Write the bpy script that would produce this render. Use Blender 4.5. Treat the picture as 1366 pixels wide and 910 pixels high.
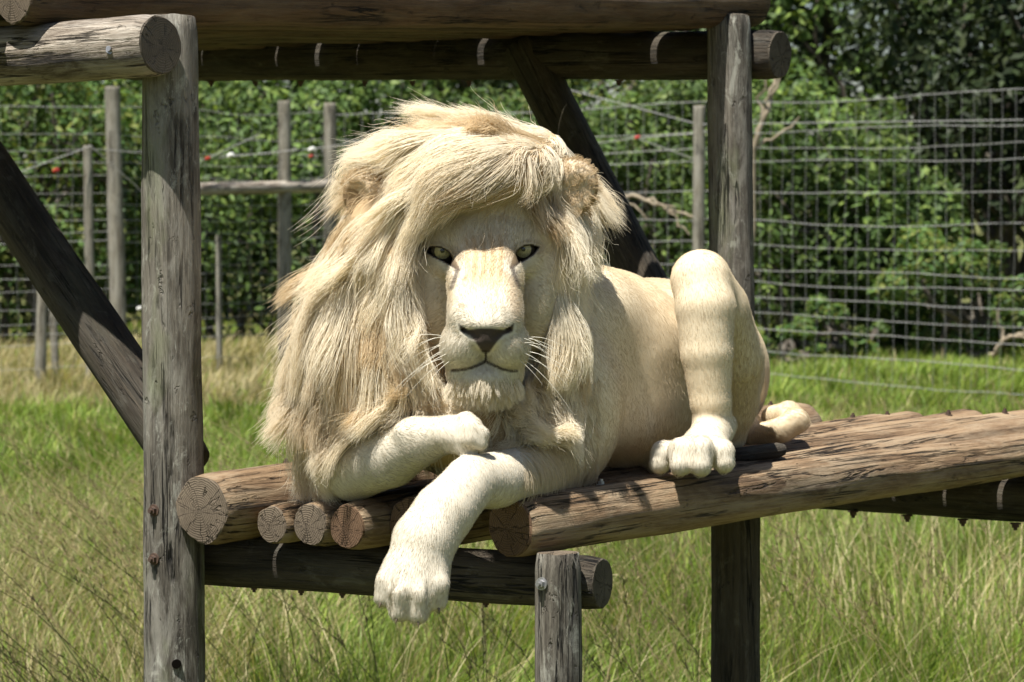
import bpy, bmesh, math, random
import numpy as np
from mathutils import Vector, Matrix, noise as mnoise

random.seed(7)
RNG = np.random.default_rng(7)
S = bpy.context.scene
for _o in list(bpy.data.objects):
    bpy.data.objects.remove(_o)
COL = S.collection

# ------------------------------------------------------------------ camera
IW, IH, FPX, HOR = 1366.0, 910.0, 4000.0, 265.0
CAM_H = 1.65
PITCH = math.atan((IH / 2 - HOR) / FPX)
cam_d = bpy.data.cameras.new('camera')
cam = bpy.data.objects.new('camera', cam_d)
COL.objects.link(cam)
cam.location = (0, 0, CAM_H)
cam.rotation_euler = (math.radians(90) - PITCH, 0, 0)
cam_d.sensor_width = 36.0
cam_d.lens = 36.0 * FPX / IW
cam_d.clip_end = 2000
cam_d.clip_start = 0.05
cam_d.dof.use_dof = True
cam_d.dof.focus_distance = 4.72
cam_d.dof.aperture_fstop = 14.0
S.camera = cam

# ------------------------------------------------------------------ light
SUN_EL = math.radians(68)
SUN_AZ = Vector((-0.62, -0.785, 0)).normalized()
TO_SUN = Vector((SUN_AZ.x * math.cos(SUN_EL), SUN_AZ.y * math.cos(SUN_EL), math.sin(SUN_EL)))
w = bpy.data.worlds.new('World')
S.world = w
w.use_nodes = True
wn = w.node_tree
wn.nodes.clear()
sky = wn.nodes.new('ShaderNodeTexSky')
sky.sky_type = 'NISHITA'
sky.sun_disc = False
sky.sun_elevation = SUN_EL
sky.sun_rotation = math.atan2(SUN_AZ.x, SUN_AZ.y)
sky.air_density = 1.0
sky.dust_density = 1.2
bg = wn.nodes.new('ShaderNodeBackground')
bg.inputs['Strength'].default_value = 0.05
wo = wn.nodes.new('ShaderNodeOutputWorld')
wn.links.new(sky.outputs[0], bg.inputs[0])
wn.links.new(bg.outputs[0], wo.inputs[0])
sun_d = bpy.data.lights.new('sun', 'SUN')
sun_d.energy = 5.0
sun_d.angle = math.radians(0.53)
sun_d.color = (1.0, 0.955, 0.87)
sun = bpy.data.objects.new('sun', sun_d)
COL.objects.link(sun)
sun.location = TO_SUN * 30
sun.rotation_euler = TO_SUN.to_track_quat('Z', 'Y').to_euler()
S.view_settings.view_transform = 'Standard'
S.view_settings.look = 'None'
S.view_settings.exposure = 1.1
S.view_settings.gamma = 1.0
S.view_settings.use_curve_mapping = False
S.render.engine = 'CYCLES'
cy = S.cycles
cy.max_bounces = 8
cy.diffuse_bounces = 4
cy.glossy_bounces = 3
cy.transmission_bounces = 5
cy.transparent_max_bounces = 8
cy.use_denoising = True
cy.denoiser = 'OPENIMAGEDENOISE'
cy.caustics_reflective = False
cy.caustics_refractive = False
cy.sample_clamp_indirect = 6.0
S.render.use_persistent_data = False

# ------------------------------------------------------------------ helpers
CP, SP_ = math.cos(PITCH), math.sin(PITCH)


def P(px, py, d):
    """the point of the place that stands d metres deep where the photograph has (px, py)"""
    a, b = (px - IW / 2) / FPX * d, -(py - IH / 2) / FPX * d
    return Vector((a, d * CP + b * SP_, CAM_H + b * CP - d * SP_))


def PX(v):
    """world points (n,3) -> pixel x, pixel y, depth"""
    v = np.asarray(v, dtype=np.float64)
    y, z = v[..., 1], v[..., 2] - CAM_H
    d = y * CP - z * SP_
    b = y * SP_ + z * CP
    return v[..., 0] / d * FPX + IW / 2, IH / 2 - b / d * FPX, d


def tag(o, label=None, cat=None, group=None, kind=None):
    for k, v in (('label', label), ('category', cat), ('group', group), ('kind', kind)):
        if v:
            o[k] = v
    return o


def empty(name, loc=(0, 0, 0)):
    o = bpy.data.objects.new(name, None)
    o.empty_display_size = 0.2
    o.location = loc
    COL.objects.link(o)
    return o


def link(name, data, parent=None, loc=None, rot=None):
    """link a data block; loc/rot are world-space, every parent is unrotated and unscaled unless rot is a matrix chain"""
    o = bpy.data.objects.new(name, data)
    COL.objects.link(o)
    m = Matrix.Identity(4)
    if rot is not None:
        m = rot.to_matrix().to_4x4() if hasattr(rot, 'to_matrix') else rot.to_4x4()
    if loc is not None:
        m = Matrix.Translation(loc) @ m
    WM[o.name] = m
    if parent is not None:
        o.parent = parent
        pm = WM.get(parent.name) or Matrix.Translation(parent.location)
        m = pm.inverted() @ m
    o.matrix_basis = m
    return o


WM = {}


def mesh_np(name, verts, faces, mats=(), smooth=True, col=None, mat_idx=None):
    """numpy mesh: faces is (n,3) or (n,4)"""
    me = bpy.data.meshes.new(name)
    verts = np.asarray(verts, dtype=np.float32)
    faces = np.asarray(faces, dtype=np.int32)
    n, k = faces.shape
    me.vertices.add(len(verts))
    me.vertices.foreach_set('co', verts.ravel())
    me.loops.add(n * k)
    me.loops.foreach_set('vertex_index', faces.ravel())
    me.polygons.add(n)
    me.polygons.foreach_set('loop_start', np.arange(0, n * k, k, dtype=np.int32))
    if mat_idx is not None:
        me.polygons.foreach_set('material_index', np.asarray(mat_idx, dtype=np.int32))
    me.polygons.foreach_set('use_smooth', np.full(n, smooth, dtype=bool))
    if col is not None:
        c = np.ones((len(verts), 4), dtype=np.float32)
        c[:, :3] = col
        at = me.color_attributes.new('Col', 'FLOAT_COLOR', 'POINT')
        at.data.foreach_set('color', c.ravel())
    me.update(calc_edges=True)
    me.validate()
    for m in mats:
        me.materials.append(m)
    return me


# ------------------------------------------------------------------ materials
def new_mat(name):
    m = bpy.data.materials.new(name)
    m.use_nodes = True
    nt = m.node_tree
    nt.nodes.clear()
    out = nt.nodes.new('ShaderNodeOutputMaterial')
    return m, nt, out


class NB:
    """small node-graph writer"""
    def __init__(self, nt):
        self.nt = nt

    def n(self, t, **kw):
        nd = self.nt.nodes.new(t)
        for k, v in kw.items():
            if k.startswith('i_'):
                nd.inputs[k[2:].replace('_', ' ')].default_value = v
            else:
                setattr(nd, k, v)
        return nd

    def l(self, a, b):
        self.nt.links.new(a, b)

    def math(self, op, a, b=None, c=None, clamp=False):
        nd = self.n('ShaderNodeMath', operation=op, use_clamp=clamp)
        for i, v in enumerate((a, b, c)):
            if v is None:
                continue
            if isinstance(v, (int, float)):
                nd.inputs[i].default_value = v
            else:
                self.l(v, nd.inputs[i])
        return nd.outputs[0]

    def mix(self, f, a, b, blend='MIX'):
        nd = self.n('ShaderNodeMix', data_type='RGBA', blend_type=blend)
        for sock, v in ((nd.inputs[0], f), (nd.inputs[6], a), (nd.inputs[7], b)):
            if isinstance(v, (int, float)):
                sock.default_value = v
            elif isinstance(v, tuple):
                sock.default_value = (*v, 1.0)
            else:
                self.l(v, sock)
        return nd.outputs[2]

    def ramp(self, f, stops, interp='LINEAR'):
        nd = self.n('ShaderNodeValToRGB')
        cr = nd.color_ramp
        cr.interpolation = interp
        while len(cr.elements) < len(stops):
            cr.elements.new(0.5)
        for e, (p, c) in zip(cr.elements, stops):
            e.position = p
            e.color = (c, c, c, 1) if isinstance(c, (int, float)) else (*c, 1)
        self.l(f, nd.inputs[0])
        return nd.outputs[0]

    def noise(self, vec, scale, detail=4, rough=0.55, dist=0.0):
        nd = self.n('ShaderNodeTexNoise')
        nd.inputs['Scale'].default_value = scale
        nd.inputs['Detail'].default_value = detail
        nd.inputs['Roughness'].default_value = rough
        nd.inputs['Distortion'].default_value = dist
        if vec is not None:
            self.l(vec, nd.inputs['Vector'])
        return nd.outputs['Fac']

    def mapping(self, vec, scale, loc=(0, 0, 0)):
        nd = self.n('ShaderNodeMapping')
        nd.inputs['Scale'].default_value = scale
        nd.inputs['Location'].default_value = loc
        self.l(vec, nd.inputs['Vector'])
        return nd.outputs[0]


def wood_side(name, c_dark, c_mid, c_light, weather=(0.33, 0.31, 0.27), w_amt=0.5, lichen=0.0, crack=1.0):
    m, nt, out = new_mat(name)
    b = NB(nt)
    tc = b.n('ShaderNodeTexCoord').outputs['Object']
    oi = b.n('ShaderNodeObjectInfo').outputs['Random']
    off = b.n('ShaderNodeCombineXYZ')
    b.l(b.math('MULTIPLY', oi, 37.0), off.inputs[0])
    b.l(b.math('MULTIPLY', oi, 91.0), off.inputs[2])
    add = b.n('ShaderNodeVectorMath', operation='ADD')
    b.l(tc, add.inputs[0]); b.l(off.outputs[0], add.inputs[1])
    v = add.outputs[0]
    big = b.noise(b.mapping(v, (15, 15, 2.0)), 1.0, 7, 0.68, 0.6)
    grain = b.noise(b.mapping(v, (85, 85, 3.2)), 1.0, 8, 0.72, 1.2)
    fine = b.noise(b.mapping(v, (300, 300, 30)), 1.0, 5, 0.7)
    patch = b.noise(b.mapping(v, (20, 20, 6)), 1.0, 9, 0.75, 0.5)
    f = b.math('ADD', b.math('MULTIPLY', big, 0.6), b.math('ADD', b.math('MULTIPLY', grain, 0.4), b.math('MULTIPLY', fine, 0.2)))
    c = b.ramp(f, [(0.49, c_dark), (0.59, c_mid), (0.69, c_light)])
    wf = b.ramp(patch, [(0.47, 0.0), (0.60, 1.0)])
    c = b.mix(b.math('MULTIPLY', wf, w_amt), c, weather)
    # dark drying cracks that follow the grain
    cn = b.noise(b.mapping(v, (26, 26, 1.0)), 1.0, 6, 0.6, 0.5)
    cd = b.math('ABSOLUTE', b.math('SUBTRACT', cn, 0.5))
    ck = b.ramp(cd, [(0.0, 1.0), (0.007, 0.75), (0.016, 0.0)])
    ckm = b.ramp(b.noise(b.mapping(v, (8, 8, 3.0), (5, 3, 1)), 1.0, 3, 0.6), [(0.45, 0.0), (0.55, 1.0)])
    ck = b.math('MULTIPLY', b.math('MULTIPLY', ck, ckm), crack)
    c = b.mix(ck, c, tuple(x * 0.16 for x in c_dark))
    # pale splinters along the grain
    sp = b.ramp(b.noise(b.mapping(v, (120, 120, 5.0), (3, 8, 2)), 1.0, 6, 0.7, 0.8), [(0.60, 0.0), (0.68, 1.0)])
    c = b.mix(b.math('MULTIPLY', sp, 0.45), c, tuple(min(1.0, x * 1.35) for x in c_light))
    # knots / flaked bark flecks
    vo = b.n('ShaderNodeTexVoronoi')
    vo.inputs['Scale'].default_value = 1.0
    b.l(b.mapping(v, (11, 11, 5.5)), vo.inputs['Vector'])
    kn = b.ramp(vo.outputs['Distance'], [(0.05, 1.0), (0.13, 0.0)])
    c = b.mix(b.math('MULTIPLY', kn, 0.65), c, tuple(x * 0.35 for x in c_dark))
    fl = b.noise(b.mapping(v, (42, 42, 24)), 1.0, 4, 0.7)
    flk = b.ramp(fl, [(0.63, 0.0), (0.70, 1.0)])
    c = b.mix(b.math('MULTIPLY', flk, 0.3), c, tuple(x * 0.3 for x in c_dark))
    if lichen > 0:
        li = b.noise(b.mapping(v, (30, 30, 13)), 1.0, 10, 0.78, 0.6)
        lf = b.ramp(li, [(0.55, 0.0), (0.62, 0.85)])
        c = b.mix(b.math('MULTIPLY', lf, lichen), c, (0.36, 0.36, 0.31))
        gl = b.noise(b.mapping(v, (10, 10, 4), (9, 2, 4)), 1.0, 4, 0.6)
        gf = b.ramp(gl, [(0.55, 0.0), (0.68, 1.0)])
        c = b.mix(b.math('MULTIPLY', gf, lichen * 0.5), c, (0.17, 0.20, 0.09))
    bs = b.n('ShaderNodeBsdfPrincipled')
    bs.inputs['Roughness'].default_value = 0.82
    bs.inputs['Specular IOR Level'].default_value = 0.3
    b.l(c, bs.inputs['Base Color'])
    h = b.math('ADD', b.math('MULTIPLY', grain, 0.6), b.math('ADD', b.math('MULTIPLY', fine, 0.25), b.math('MULTIPLY', ck, -1.6)))
    h = b.math('ADD', h, b.math('MULTIPLY', flk, -0.5))
    bp = b.n('ShaderNodeBump')
    bp.inputs['Strength'].default_value = 1.0
    bp.inputs['Distance'].default_value = 0.011
    b.l(h, bp.inputs['Height'])
    b.l(bp.outputs[0], bs.inputs['Normal'])
    b.l(bs.outputs[0], out.inputs[0])
    return m


def wood_end(name, c_dark, c_light, ring_scale=260.0):
    m, nt, out = new_mat(name)
    b = NB(nt)
    tc = b.n('ShaderNodeTexCoord').outputs['Object']
    oi = b.n('ShaderNodeObjectInfo').outputs['Random']
    sx = b.n('ShaderNodeSeparateXYZ')
    b.l(tc, sx.inputs[0])
    cx = b.math('SUBTRACT', sx.outputs[0], 0.006)
    cyy = b.math('ADD', sx.outputs[1], 0.004)
    r = b.math('SQRT', b.math('ADD', b.math('MULTIPLY', cx, cx), b.math('MULTIPLY', cyy, cyy)))
    nz = b.noise(tc, 30.0, 8, 0.7)
    rr = b.math('ADD', r, b.math('MULTIPLY', nz, 0.012))
    ring = b.math('MULTIPLY', b.math('ADD', b.math('SINE', b.math('MULTIPLY', rr, ring_scale * 6.5)), 1.0), 0.5)
    ring2 = b.noise(tc, 330.0, 6, 0.8)
    f = b.math('ADD', b.math('MULTIPLY', ring, 0.16), b.math('ADD', b.math('MULTIPLY', ring2, 0.36), b.math('MULTIPLY', nz, 0.32)))
    c = b.ramp(f, [(0.25, c_dark), (0.62, c_light)])
    ang = b.math('ARCTAN2', cyy, cx)
    av = b.n('ShaderNodeCombineXYZ')
    b.l(b.math('ADD', b.math('MULTIPLY', ang, 0.9), b.math('MULTIPLY', oi, 50.0)), av.inputs[0])
    b.l(b.math('MULTIPLY', r, 6.0), av.inputs[1])
    rn = b.noise(av.outputs[0], 1.6, 3, 0.6)
    rc = b.ramp(b.math('ABSOLUTE', b.math('SUBTRACT', rn, 0.5)), [(0.0, 1.0), (0.006, 0.6), (0.015, 0.0)])
    c = b.mix(b.math('MULTIPLY', rc, 0.6), c, tuple(x * 0.2 for x in c_dark))
    st = b.ramp(b.noise(tc, 9.0, 4, 0.6), [(0.4, 0.0), (0.7, 1.0)])
    c = b.mix(b.math('MULTIPLY', st, 0.5), c, tuple(x * 0.55 for x in c_dark))
    bs = b.n('ShaderNodeBsdfPrincipled')
    bs.inputs['Roughness'].default_value = 0.9
    bs.inputs['Specular IOR Level'].default_value = 0.2
    b.l(c, bs.inputs['Base Color'])
    bp = b.n('ShaderNodeBump')
    bp.inputs['Strength'].default_value = 0.8
    bp.inputs['Distance'].default_value = 0.004
    b.l(b.math('ADD', f, b.math('MULTIPLY', rc, -1.2)), bp.inputs['Height'])
    b.l(bp.outputs[0], bs.inputs['Normal'])
    b.l(bs.outputs[0], out.inputs[0])
    return m


def simple_mat(name, c, rough=0.6, metal=0.0, spec=0.5, vary=0.25, scale=40.0, c2=None):
    m, nt, out = new_mat(name)
    b = NB(nt)
    tc = b.n('ShaderNodeTexCoord').outputs['Object']
    nz = b.noise(tc, scale, 4, 0.6)
    d = c2 if c2 else tuple(x * (1 - vary) for x in c)
    cc = b.mix(b.ramp(nz, [(0.35, 0.0), (0.65, 1.0)]), d, c)
    bs = b.n('ShaderNodeBsdfPrincipled')
    bs.inputs['Roughness'].default_value = rough
    bs.inputs['Metallic'].default_value = metal
    bs.inputs['Specular IOR Level'].default_value = spec
    b.l(cc, bs.inputs['Base Color'])
    b.l(bs.outputs[0], out.inputs[0])
    return m


def leaf_mat(name, rough=0.5, trans=0.35, spec=0.35, tint=(1.0, 1.0, 0.55)):
    """foliage and grass: colour per leaf or blade from the mesh, light passes through"""
    m, nt, out = new_mat(name)
    b = NB(nt)
    at = b.n('ShaderNodeAttribute', attribute_name='Col').outputs['Color']
    bs = b.n('ShaderNodeBsdfPrincipled')
    bs.inputs['Roughness'].default_value = rough
    bs.inputs['Specular IOR Level'].default_value = spec
    b.l(at, bs.inputs['Base Color'])
    tr = b.n('ShaderNodeBsdfTranslucent')
    b.l(b.mix(1.0, at, tint, 'MULTIPLY'), tr.inputs[0])
    ms = b.n('ShaderNodeMixShader')
    ms.inputs[0].default_value = trans
    b.l(bs.outputs[0], ms.inputs[1]); b.l(tr.outputs[0], ms.inputs[2])
    b.l(ms.outputs[0], out.inputs[0])
    return m


M = {}
M['deck'] = wood_side('weathered deck wood', (0.075, 0.046, 0.025), (0.19, 0.122, 0.068), (0.31, 0.22, 0.132), (0.33, 0.265, 0.18), 0.5)
M['post'] = wood_side('grey post wood', (0.026, 0.022, 0.017), (0.085, 0.075, 0.060), (0.185, 0.168, 0.137), (0.25, 0.238, 0.205), 0.7, lichen=0.8)
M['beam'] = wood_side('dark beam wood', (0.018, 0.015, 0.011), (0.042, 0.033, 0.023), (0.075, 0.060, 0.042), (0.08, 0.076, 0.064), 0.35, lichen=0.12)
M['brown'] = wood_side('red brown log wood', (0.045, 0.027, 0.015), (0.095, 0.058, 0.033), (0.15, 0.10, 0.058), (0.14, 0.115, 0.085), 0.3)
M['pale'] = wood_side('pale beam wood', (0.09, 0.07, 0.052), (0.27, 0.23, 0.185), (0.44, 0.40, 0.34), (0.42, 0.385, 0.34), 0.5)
M['fencepost'] = wood_side('fence post wood', (0.119, 0.102, 0.076), (0.204, 0.187, 0.145), (0.281, 0.264, 0.221), (0.281, 0.272, 0.238), 0.5)
M['end_grey'] = wood_end('grey end grain', (0.07, 0.052, 0.037), (0.235, 0.19, 0.14))
M['end_brown'] = wood_end('brown end grain', (0.075, 0.043, 0.026), (0.215, 0.135, 0.082))
M['end_dark'] = wood_end('dark end grain', (0.05, 0.042, 0.032), (0.13, 0.11, 0.085))
M['rust'] = simple_mat('rusty bolt steel', (0.10, 0.058, 0.038), 0.75, 0.2, 0.4, 0.5, 300, (0.045, 0.033, 0.028))
M['zinc'] = simple_mat('galvanised bolt steel', (0.42, 0.42, 0.43), 0.45, 0.8, 0.5, 0.35, 300)
M['wire'] = simple_mat('galvanised wire', (0.36, 0.36, 0.35), 0.6, 0.0, 0.4, 0.3, 20)
# ------------------------------------------------------------------ ground
def ground_mat():
    m, nt, out = new_mat('meadow soil')
    b = NB(nt)
    tc = b.n('ShaderNodeTexCoord').outputs['Object']
    n1 = b.noise(tc, 0.5, 5, 0.6)
    n2 = b.noise(tc, 9.0, 5, 0.65)
    c = b.mix(b.ramp(n1, [(0.35, 0.0), (0.65, 1.0)]), (0.075, 0.095, 0.028), (0.13, 0.115, 0.05))
    c = b.mix(b.ramp(n2, [(0.4, 0.0), (0.7, 0.7)]), c, (0.06, 0.075, 0.022))
    bs = b.n('ShaderNodeBsdfPrincipled')
    bs.inputs['Roughness'].default_value = 0.95
    bs.inputs['Specular IOR Level'].default_value = 0.1
    b.l(c, bs.inputs['Base Color'])
    b.l(bs.outputs[0], out.inputs[0])
    return m


def build_ground():
    n = 90
    ax = np.sign(np.linspace(-1, 1, n)) * np.abs(np.linspace(-1, 1, n)) ** 2.2
    X, Y = np.meshgrid(ax * 600, ax * 600 + 18, indexing='ij')
    Z = np.zeros_like(X)
    v = np.stack([X, Y, Z], -1).reshape(-1, 3)
    idx = np.arange(n * n).reshape(n, n)
    f = np.stack([idx[:-1, :-1], idx[1:, :-1], idx[1:, 1:], idx[:-1, 1:]], -1).reshape(-1, 4)
    o = link('ground', mesh_np('ground', v, f, [ground_mat()]))
    tag(o, 'flat meadow ground under the grass', 'ground', kind='structure')


build_ground()

# ------------------------------------------------------------------ timber platform
ROOT = P(225, 265, 5.0)
TP = empty('timber_platform', (ROOT.x, ROOT.y, 0))
WM[TP.name] = Matrix.Translation((ROOT.x, ROOT.y, 0))
tag(TP, 'weathered round-log platform with a raised deck on posts under the resting lion', 'platform')

U = Vector((0.616, 0.788, 0))      # along the deck logs, away from the viewer
V = Vector((0.788, -0.616, 0))     # along the beams, to the right and nearer


def log(name, p0, p1, r0, r1, side, end, parent=TP, seed=0, segs=44, wob=0.05, bend=0.0, cracks=3, knob=0.0, roll=0.0, sway=Vector((0, 0, 1))):
    """round timber from p0 to p1: uneven girth, slight bend, drying splits and sawn ends, its own Z along the grain"""
    rnd = random.Random(seed * 77 + 5)
    ax = (p1 - p0)
    L = ax.length
    rot = ax.to_track_quat('Z', 'Y')
    nr = max(10, int(L / 0.024))
    so = rnd.uniform(0, 99)
    bl = rot.inverted() @ sway
    cr = [(rnd.uniform(0, 2 * math.pi), rnd.uniform(-0.1, 0.7) * L, rnd.uniform(0.15, 0.5) * L, rnd.uniform(0.05, 0.11), rnd.uniform(-.25, .25)) for _ in range(cracks)]
    verts, faces, mi = [], [], []
    for i in range(nr + 1):
        t = i / nr
        z = t * L
        r = r0 + (r1 - r0) * t
        off = bl * (bend * math.sin(math.pi * t))
        for j in range(segs):
            a = 2 * math.pi * j / segs + roll
            ca, sa = math.cos(a), math.sin(a)
            k = 1 + wob * (mnoise.noise(Vector((ca * 1.2 + so, sa * 1.2, z * 3.5))) + 0.5 * mnoise.noise(Vector((ca * 3 + so, sa * 3, z * 9 + 7))))
            k += 0.022 * mnoise.noise(Vector((ca * 9 + so, sa * 9, z * 5))) + 0.014 * mnoise.noise(Vector((ca * 16 + so, sa * 16, z * 22)))
            for (a0, z0, ln, dp, tw) in cr:
                if z0 < z < z0 + ln:
                    da = (a - a0 - tw * (z - z0) + math.pi) % (2 * math.pi) - math.pi
                    ad = abs(da) * r / 0.006
                    if ad < 1.2:
                        e = math.sin(math.pi * (z - z0) / ln)
                        k -= dp * e * max(0, 1 - ad / 1.2)
            rr = r * k
            if i == 0 or i == nr:
                rr -= 0.003
            verts.append((ca * rr + off.x, sa * rr + off.y, z + off.z * 0 + ((0.004 * mnoise.noise(Vector((ca * 2, sa * 2, so + z)))) if i in (0, nr) else 0)))
    for i in range(nr):
        for j in range(segs):
            a, b2 = i * segs + j, i * segs + (j + 1) % segs
            faces.append((a, b2, b2 + segs, a + segs)); mi.append(0)
    me = bpy.data.meshes.new(name)
    # end caps: two rings and a fan so that the sawn face is uneven
    for (base, z, sgn) in ((0, 0.0, -1), (nr * segs, L, 1)):
        ring_prev = [base + j for j in range(segs)]
        cxy = (sum(verts[k][0] for k in ring_prev) / segs, sum(verts[k][1] for k in ring_prev) / segs)
        for s, bulge in ((0.95, 0.002), (0.5, 0.002)):
            st = len(verts)
            for j in range(segs):
                vx = verts[base + j]
                verts.append((cxy[0] + (vx[0] - cxy[0]) * s, cxy[1] + (vx[1] - cxy[1]) * s, z + sgn * bulge))
            new = [st + j for j in range(segs)]
            for j in range(segs):
                q = (ring_prev[j], ring_prev[(j + 1) % segs], new[(j + 1) % segs], new[j])
                faces.append(q if sgn > 0 else q[::-1]); mi.append(1)
            ring_prev = new
        c = len(verts)
        verts.append((cxy[0], cxy[1], z + sgn * 0.002))
        for j in range(segs):
            q = (ring_prev[j], ring_prev[(j + 1) % segs], c)
            faces.append(q if sgn > 0 else q[::-1]); mi.append(1)
    me.from_pydata(verts, [], faces)
    me.polygons.foreach_set('material_index', mi)
    me.polygons.foreach_set('use_smooth', [m == 0 for m in mi])
    me.update()
    me.materials.append(side); me.materials.append(end)
    o = link(name, me, parent, p0, rot)
    return o


_bolt = {}


def bolt_mesh(kind):
    if kind in _bolt:
        return _bolt[kind]
    bm = bmesh.new()
    # washer, hexagonal nut, thread end
    def cyl(r, h, z, n):
        d = bmesh.ops.create_cone(bm, cap_ends=True, segments=n, radius1=r, radius2=r * 0.97, depth=h)
        bmesh.ops.translate(bm, verts=d['verts'], vec=(0, 0, z + h / 2))
    cyl(0.0125, 0.0025, -0.002, 20)
    cyl(0.0085, 0.0075, 0.0005, 6)
    cyl(0.0045, 0.008, 0.006, 10)
    me = bpy.data.meshes.new('bolt ' + kind)
    bm.to_mesh(me); bm.free()
    me.materials.append(M[kind])
    _bolt[kind] = me
    return me


def bolt(p, nrm, kind='rust', parent=TP, s=1.0):
    rot = Vector(nrm).to_track_quat('Z', 'Y')
    m = rot.to_matrix() @ Matrix.Scale(s * 0.82, 3)
    return link('bolt', bolt_mesh(kind), parent, p, m)


def lbl(o, t):
    o['label'] = t
    return o


# --- posts
DIR_UP = Vector((0, 0, 1))


def post(px_top, py_top, px_bot, py_bot, d, r0, r1, side, end, seed, **kw):
    a, b2 = P(px_top, py_top, d), P(px_bot, py_bot, d)
    # run on to the ground
    k = (b2 - a)
    base = a + k * ((a.z + 0.05) / (a.z - b2.z))
    return log('post', base, a, r1, r0, side, end, seed=seed, **kw)


pA = post(226, 24, 233, 905, 4.95, 0.0465, 0.0545, M['post'], M['end_dark'], 3, wob=0.05, cracks=6)
pB = post(972, 22, 982, 905, 6.42, 0.0465, 0.0525, M['post'], M['end_dark'], 4, wob=0.05, cracks=5)
pC = post(744, 738, 745, 905, 4.672, 0.036, 0.038, M['post'], M['end_grey'], 6, wob=0.04, cracks=4)
lbl(pA, 'tall grey lichen-spotted corner post')
lbl(pC, 'short grey stub post under the beam')

# --- lower deck: beam tops at z about 1.085
def on_beam(i_off, r):
    return i_off, r


DECK_Z = 1.088
N0, N1 = P(270, 682, 4.87), P(681, 703, 4.685)
F0, F1 = P(1085, 560, 6.5), P(1366, 612, 5.76)
F1 = N1 + (F1 - N1) * 1.33
for _v in (N0, N1, F0, F1):
    _v.z = 0
#  place across the deck, near radius, far radius, set back at the near end, end grain, seed
DECK = [
    (0.000, 0.0575, 0.058, 0.000, 'end_grey', 11),
    (0.185, 0.0335, 0.046, 0.035, 'end_grey', 12),
    (0.325, 0.0375, 0.052, 0.025, 'end_grey', 13),
    (0.480, 0.0390, 0.055, 0.000, 'end_brown', 14),
    (0.640, 0.0450, 0.058, 0.030, 'end_brown', 15),
    (0.815, 0.0420, 0.060, 0.20, 'end_brown', 16),
    (1.000, 0.0490, 0.0390, 0.000, 'end_brown', 17),
]
deck_objs = []
for (vo, r0, r1, sh, en, sd) in DECK:
    a, b2 = N0.lerp(N1, vo), F0.lerp(F1, vo)
    ud_ = (b2 - a).normalized()
    a = a + ud_ * sh
    b2 = b2 + ud_ * 0.05 * math.sin(sd * 2.7)
    a.z, b2.z = DECK_Z + r0, DECK_Z + r1 + 0.008
    if sd == 17:
        b2.z = DECK_Z + 0.075
    o = log('deck_log', a, b2, r0, r1, M['deck'], M[en], seed=sd, wob=0.06, cracks=6, bend=0.003 if sd == 17 else 0.004)
    deck_objs.append(o)
    for t, s in ((0.115, 0.8), (0.94, 0.85)):
        if t < 0.5 and sd not in (11, 17):
            continue
        p = a.lerp(b2, t)
        rr = r0 + (r1 - r0) * t
        bolt(p + Vector((0, 0, rr * 0.985)) + V * (0.01 * math.sin(sd)), (0.05, 0.03, 1), 'zinc' if (sd == 17 and t < 0.5) else 'rust', o, s)
lbl(deck_objs[0], 'thick grey-ended deck log beside the tall post')
lbl(deck_objs[-1], 'thick brown deck log along the open edge')
near0 = N0

# --- beam under the near log ends; posts stand on its near side
r_b = 0.044
q0, q1 = P(232, 742, 5.06), P(803, 776, 4.72)
bz = DECK_Z - r_b + 0.003
q0.z, q1.z = bz, bz - 0.002
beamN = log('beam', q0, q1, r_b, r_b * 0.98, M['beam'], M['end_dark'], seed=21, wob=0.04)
for px in (345, 410, 466, 656):
    p = q0.lerp(q1, (px - 232) / 571)
    bolt(Vector((p.x, p.y, bz - r_b * 0.97)), (0, 0, -1), 'rust', beamN, 0.8)
# --- beam under the far log ends
q0 = F0 - U * 0.16 - V * 0.10
q1 = F1 - U * 0.16 + V * 0.2
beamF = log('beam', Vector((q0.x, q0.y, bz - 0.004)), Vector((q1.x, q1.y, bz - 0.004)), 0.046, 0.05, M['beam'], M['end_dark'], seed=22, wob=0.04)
for vo in (0.2, 0.33, 0.46, 0.58, 0.70, 0.82):
    p = q0 + V * (vo + 0.10)
    bolt(Vector((p.x, p.y, bz - 0.05)), (0, 0, -1), 'rust', beamF, 1.1)
# made-up dark prop under the deck, standing in for shade on the post behind
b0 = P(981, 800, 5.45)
shade_prop = log('post', Vector((b0.x + 0.004, b0.y, -0.05)), Vector((b0.x, b0.y, DECK_Z + 0.012)), 0.0455, 0.0435, M['beam'], M['end_dark'], seed=24, wob=0.05, cracks=4)
lbl(shade_prop, 'dark prop post added under the deck in place of shade on the right post')
# --- bolts on the posts
bolt(P(205, 681, 4.907), (-0.55, -0.85, 0), 'rust', pA, 1.0)
bolt(P(205, 746, 4.907), (-0.55, -0.85, 0), 'rust', pA, 1.0)
bolt(P(722, 779, 4.642), (-0.55, -0.85, 0.05), 'zinc', pC, 1.0)
# drilled hole low on the tall post: a dark plug set just inside the wood
bm = bmesh.new()
d_ = bmesh.ops.create_cone(bm, cap_ends=True, segments=16, radius1=0.0075, radius2=0.0075, depth=0.02)
me = bpy.data.meshes.new('drill_hole'); bm.to_mesh(me); bm.free()
me.materials.append(simple_mat('dark drilled hole', (0.006, 0.005, 0.004), 1.0, 0, 0.0))
link('drill_hole', me, pA, P(236, 885, 4.905), Vector((0.0, -1, 0)).to_track_quat('Z', 'Y'))

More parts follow.
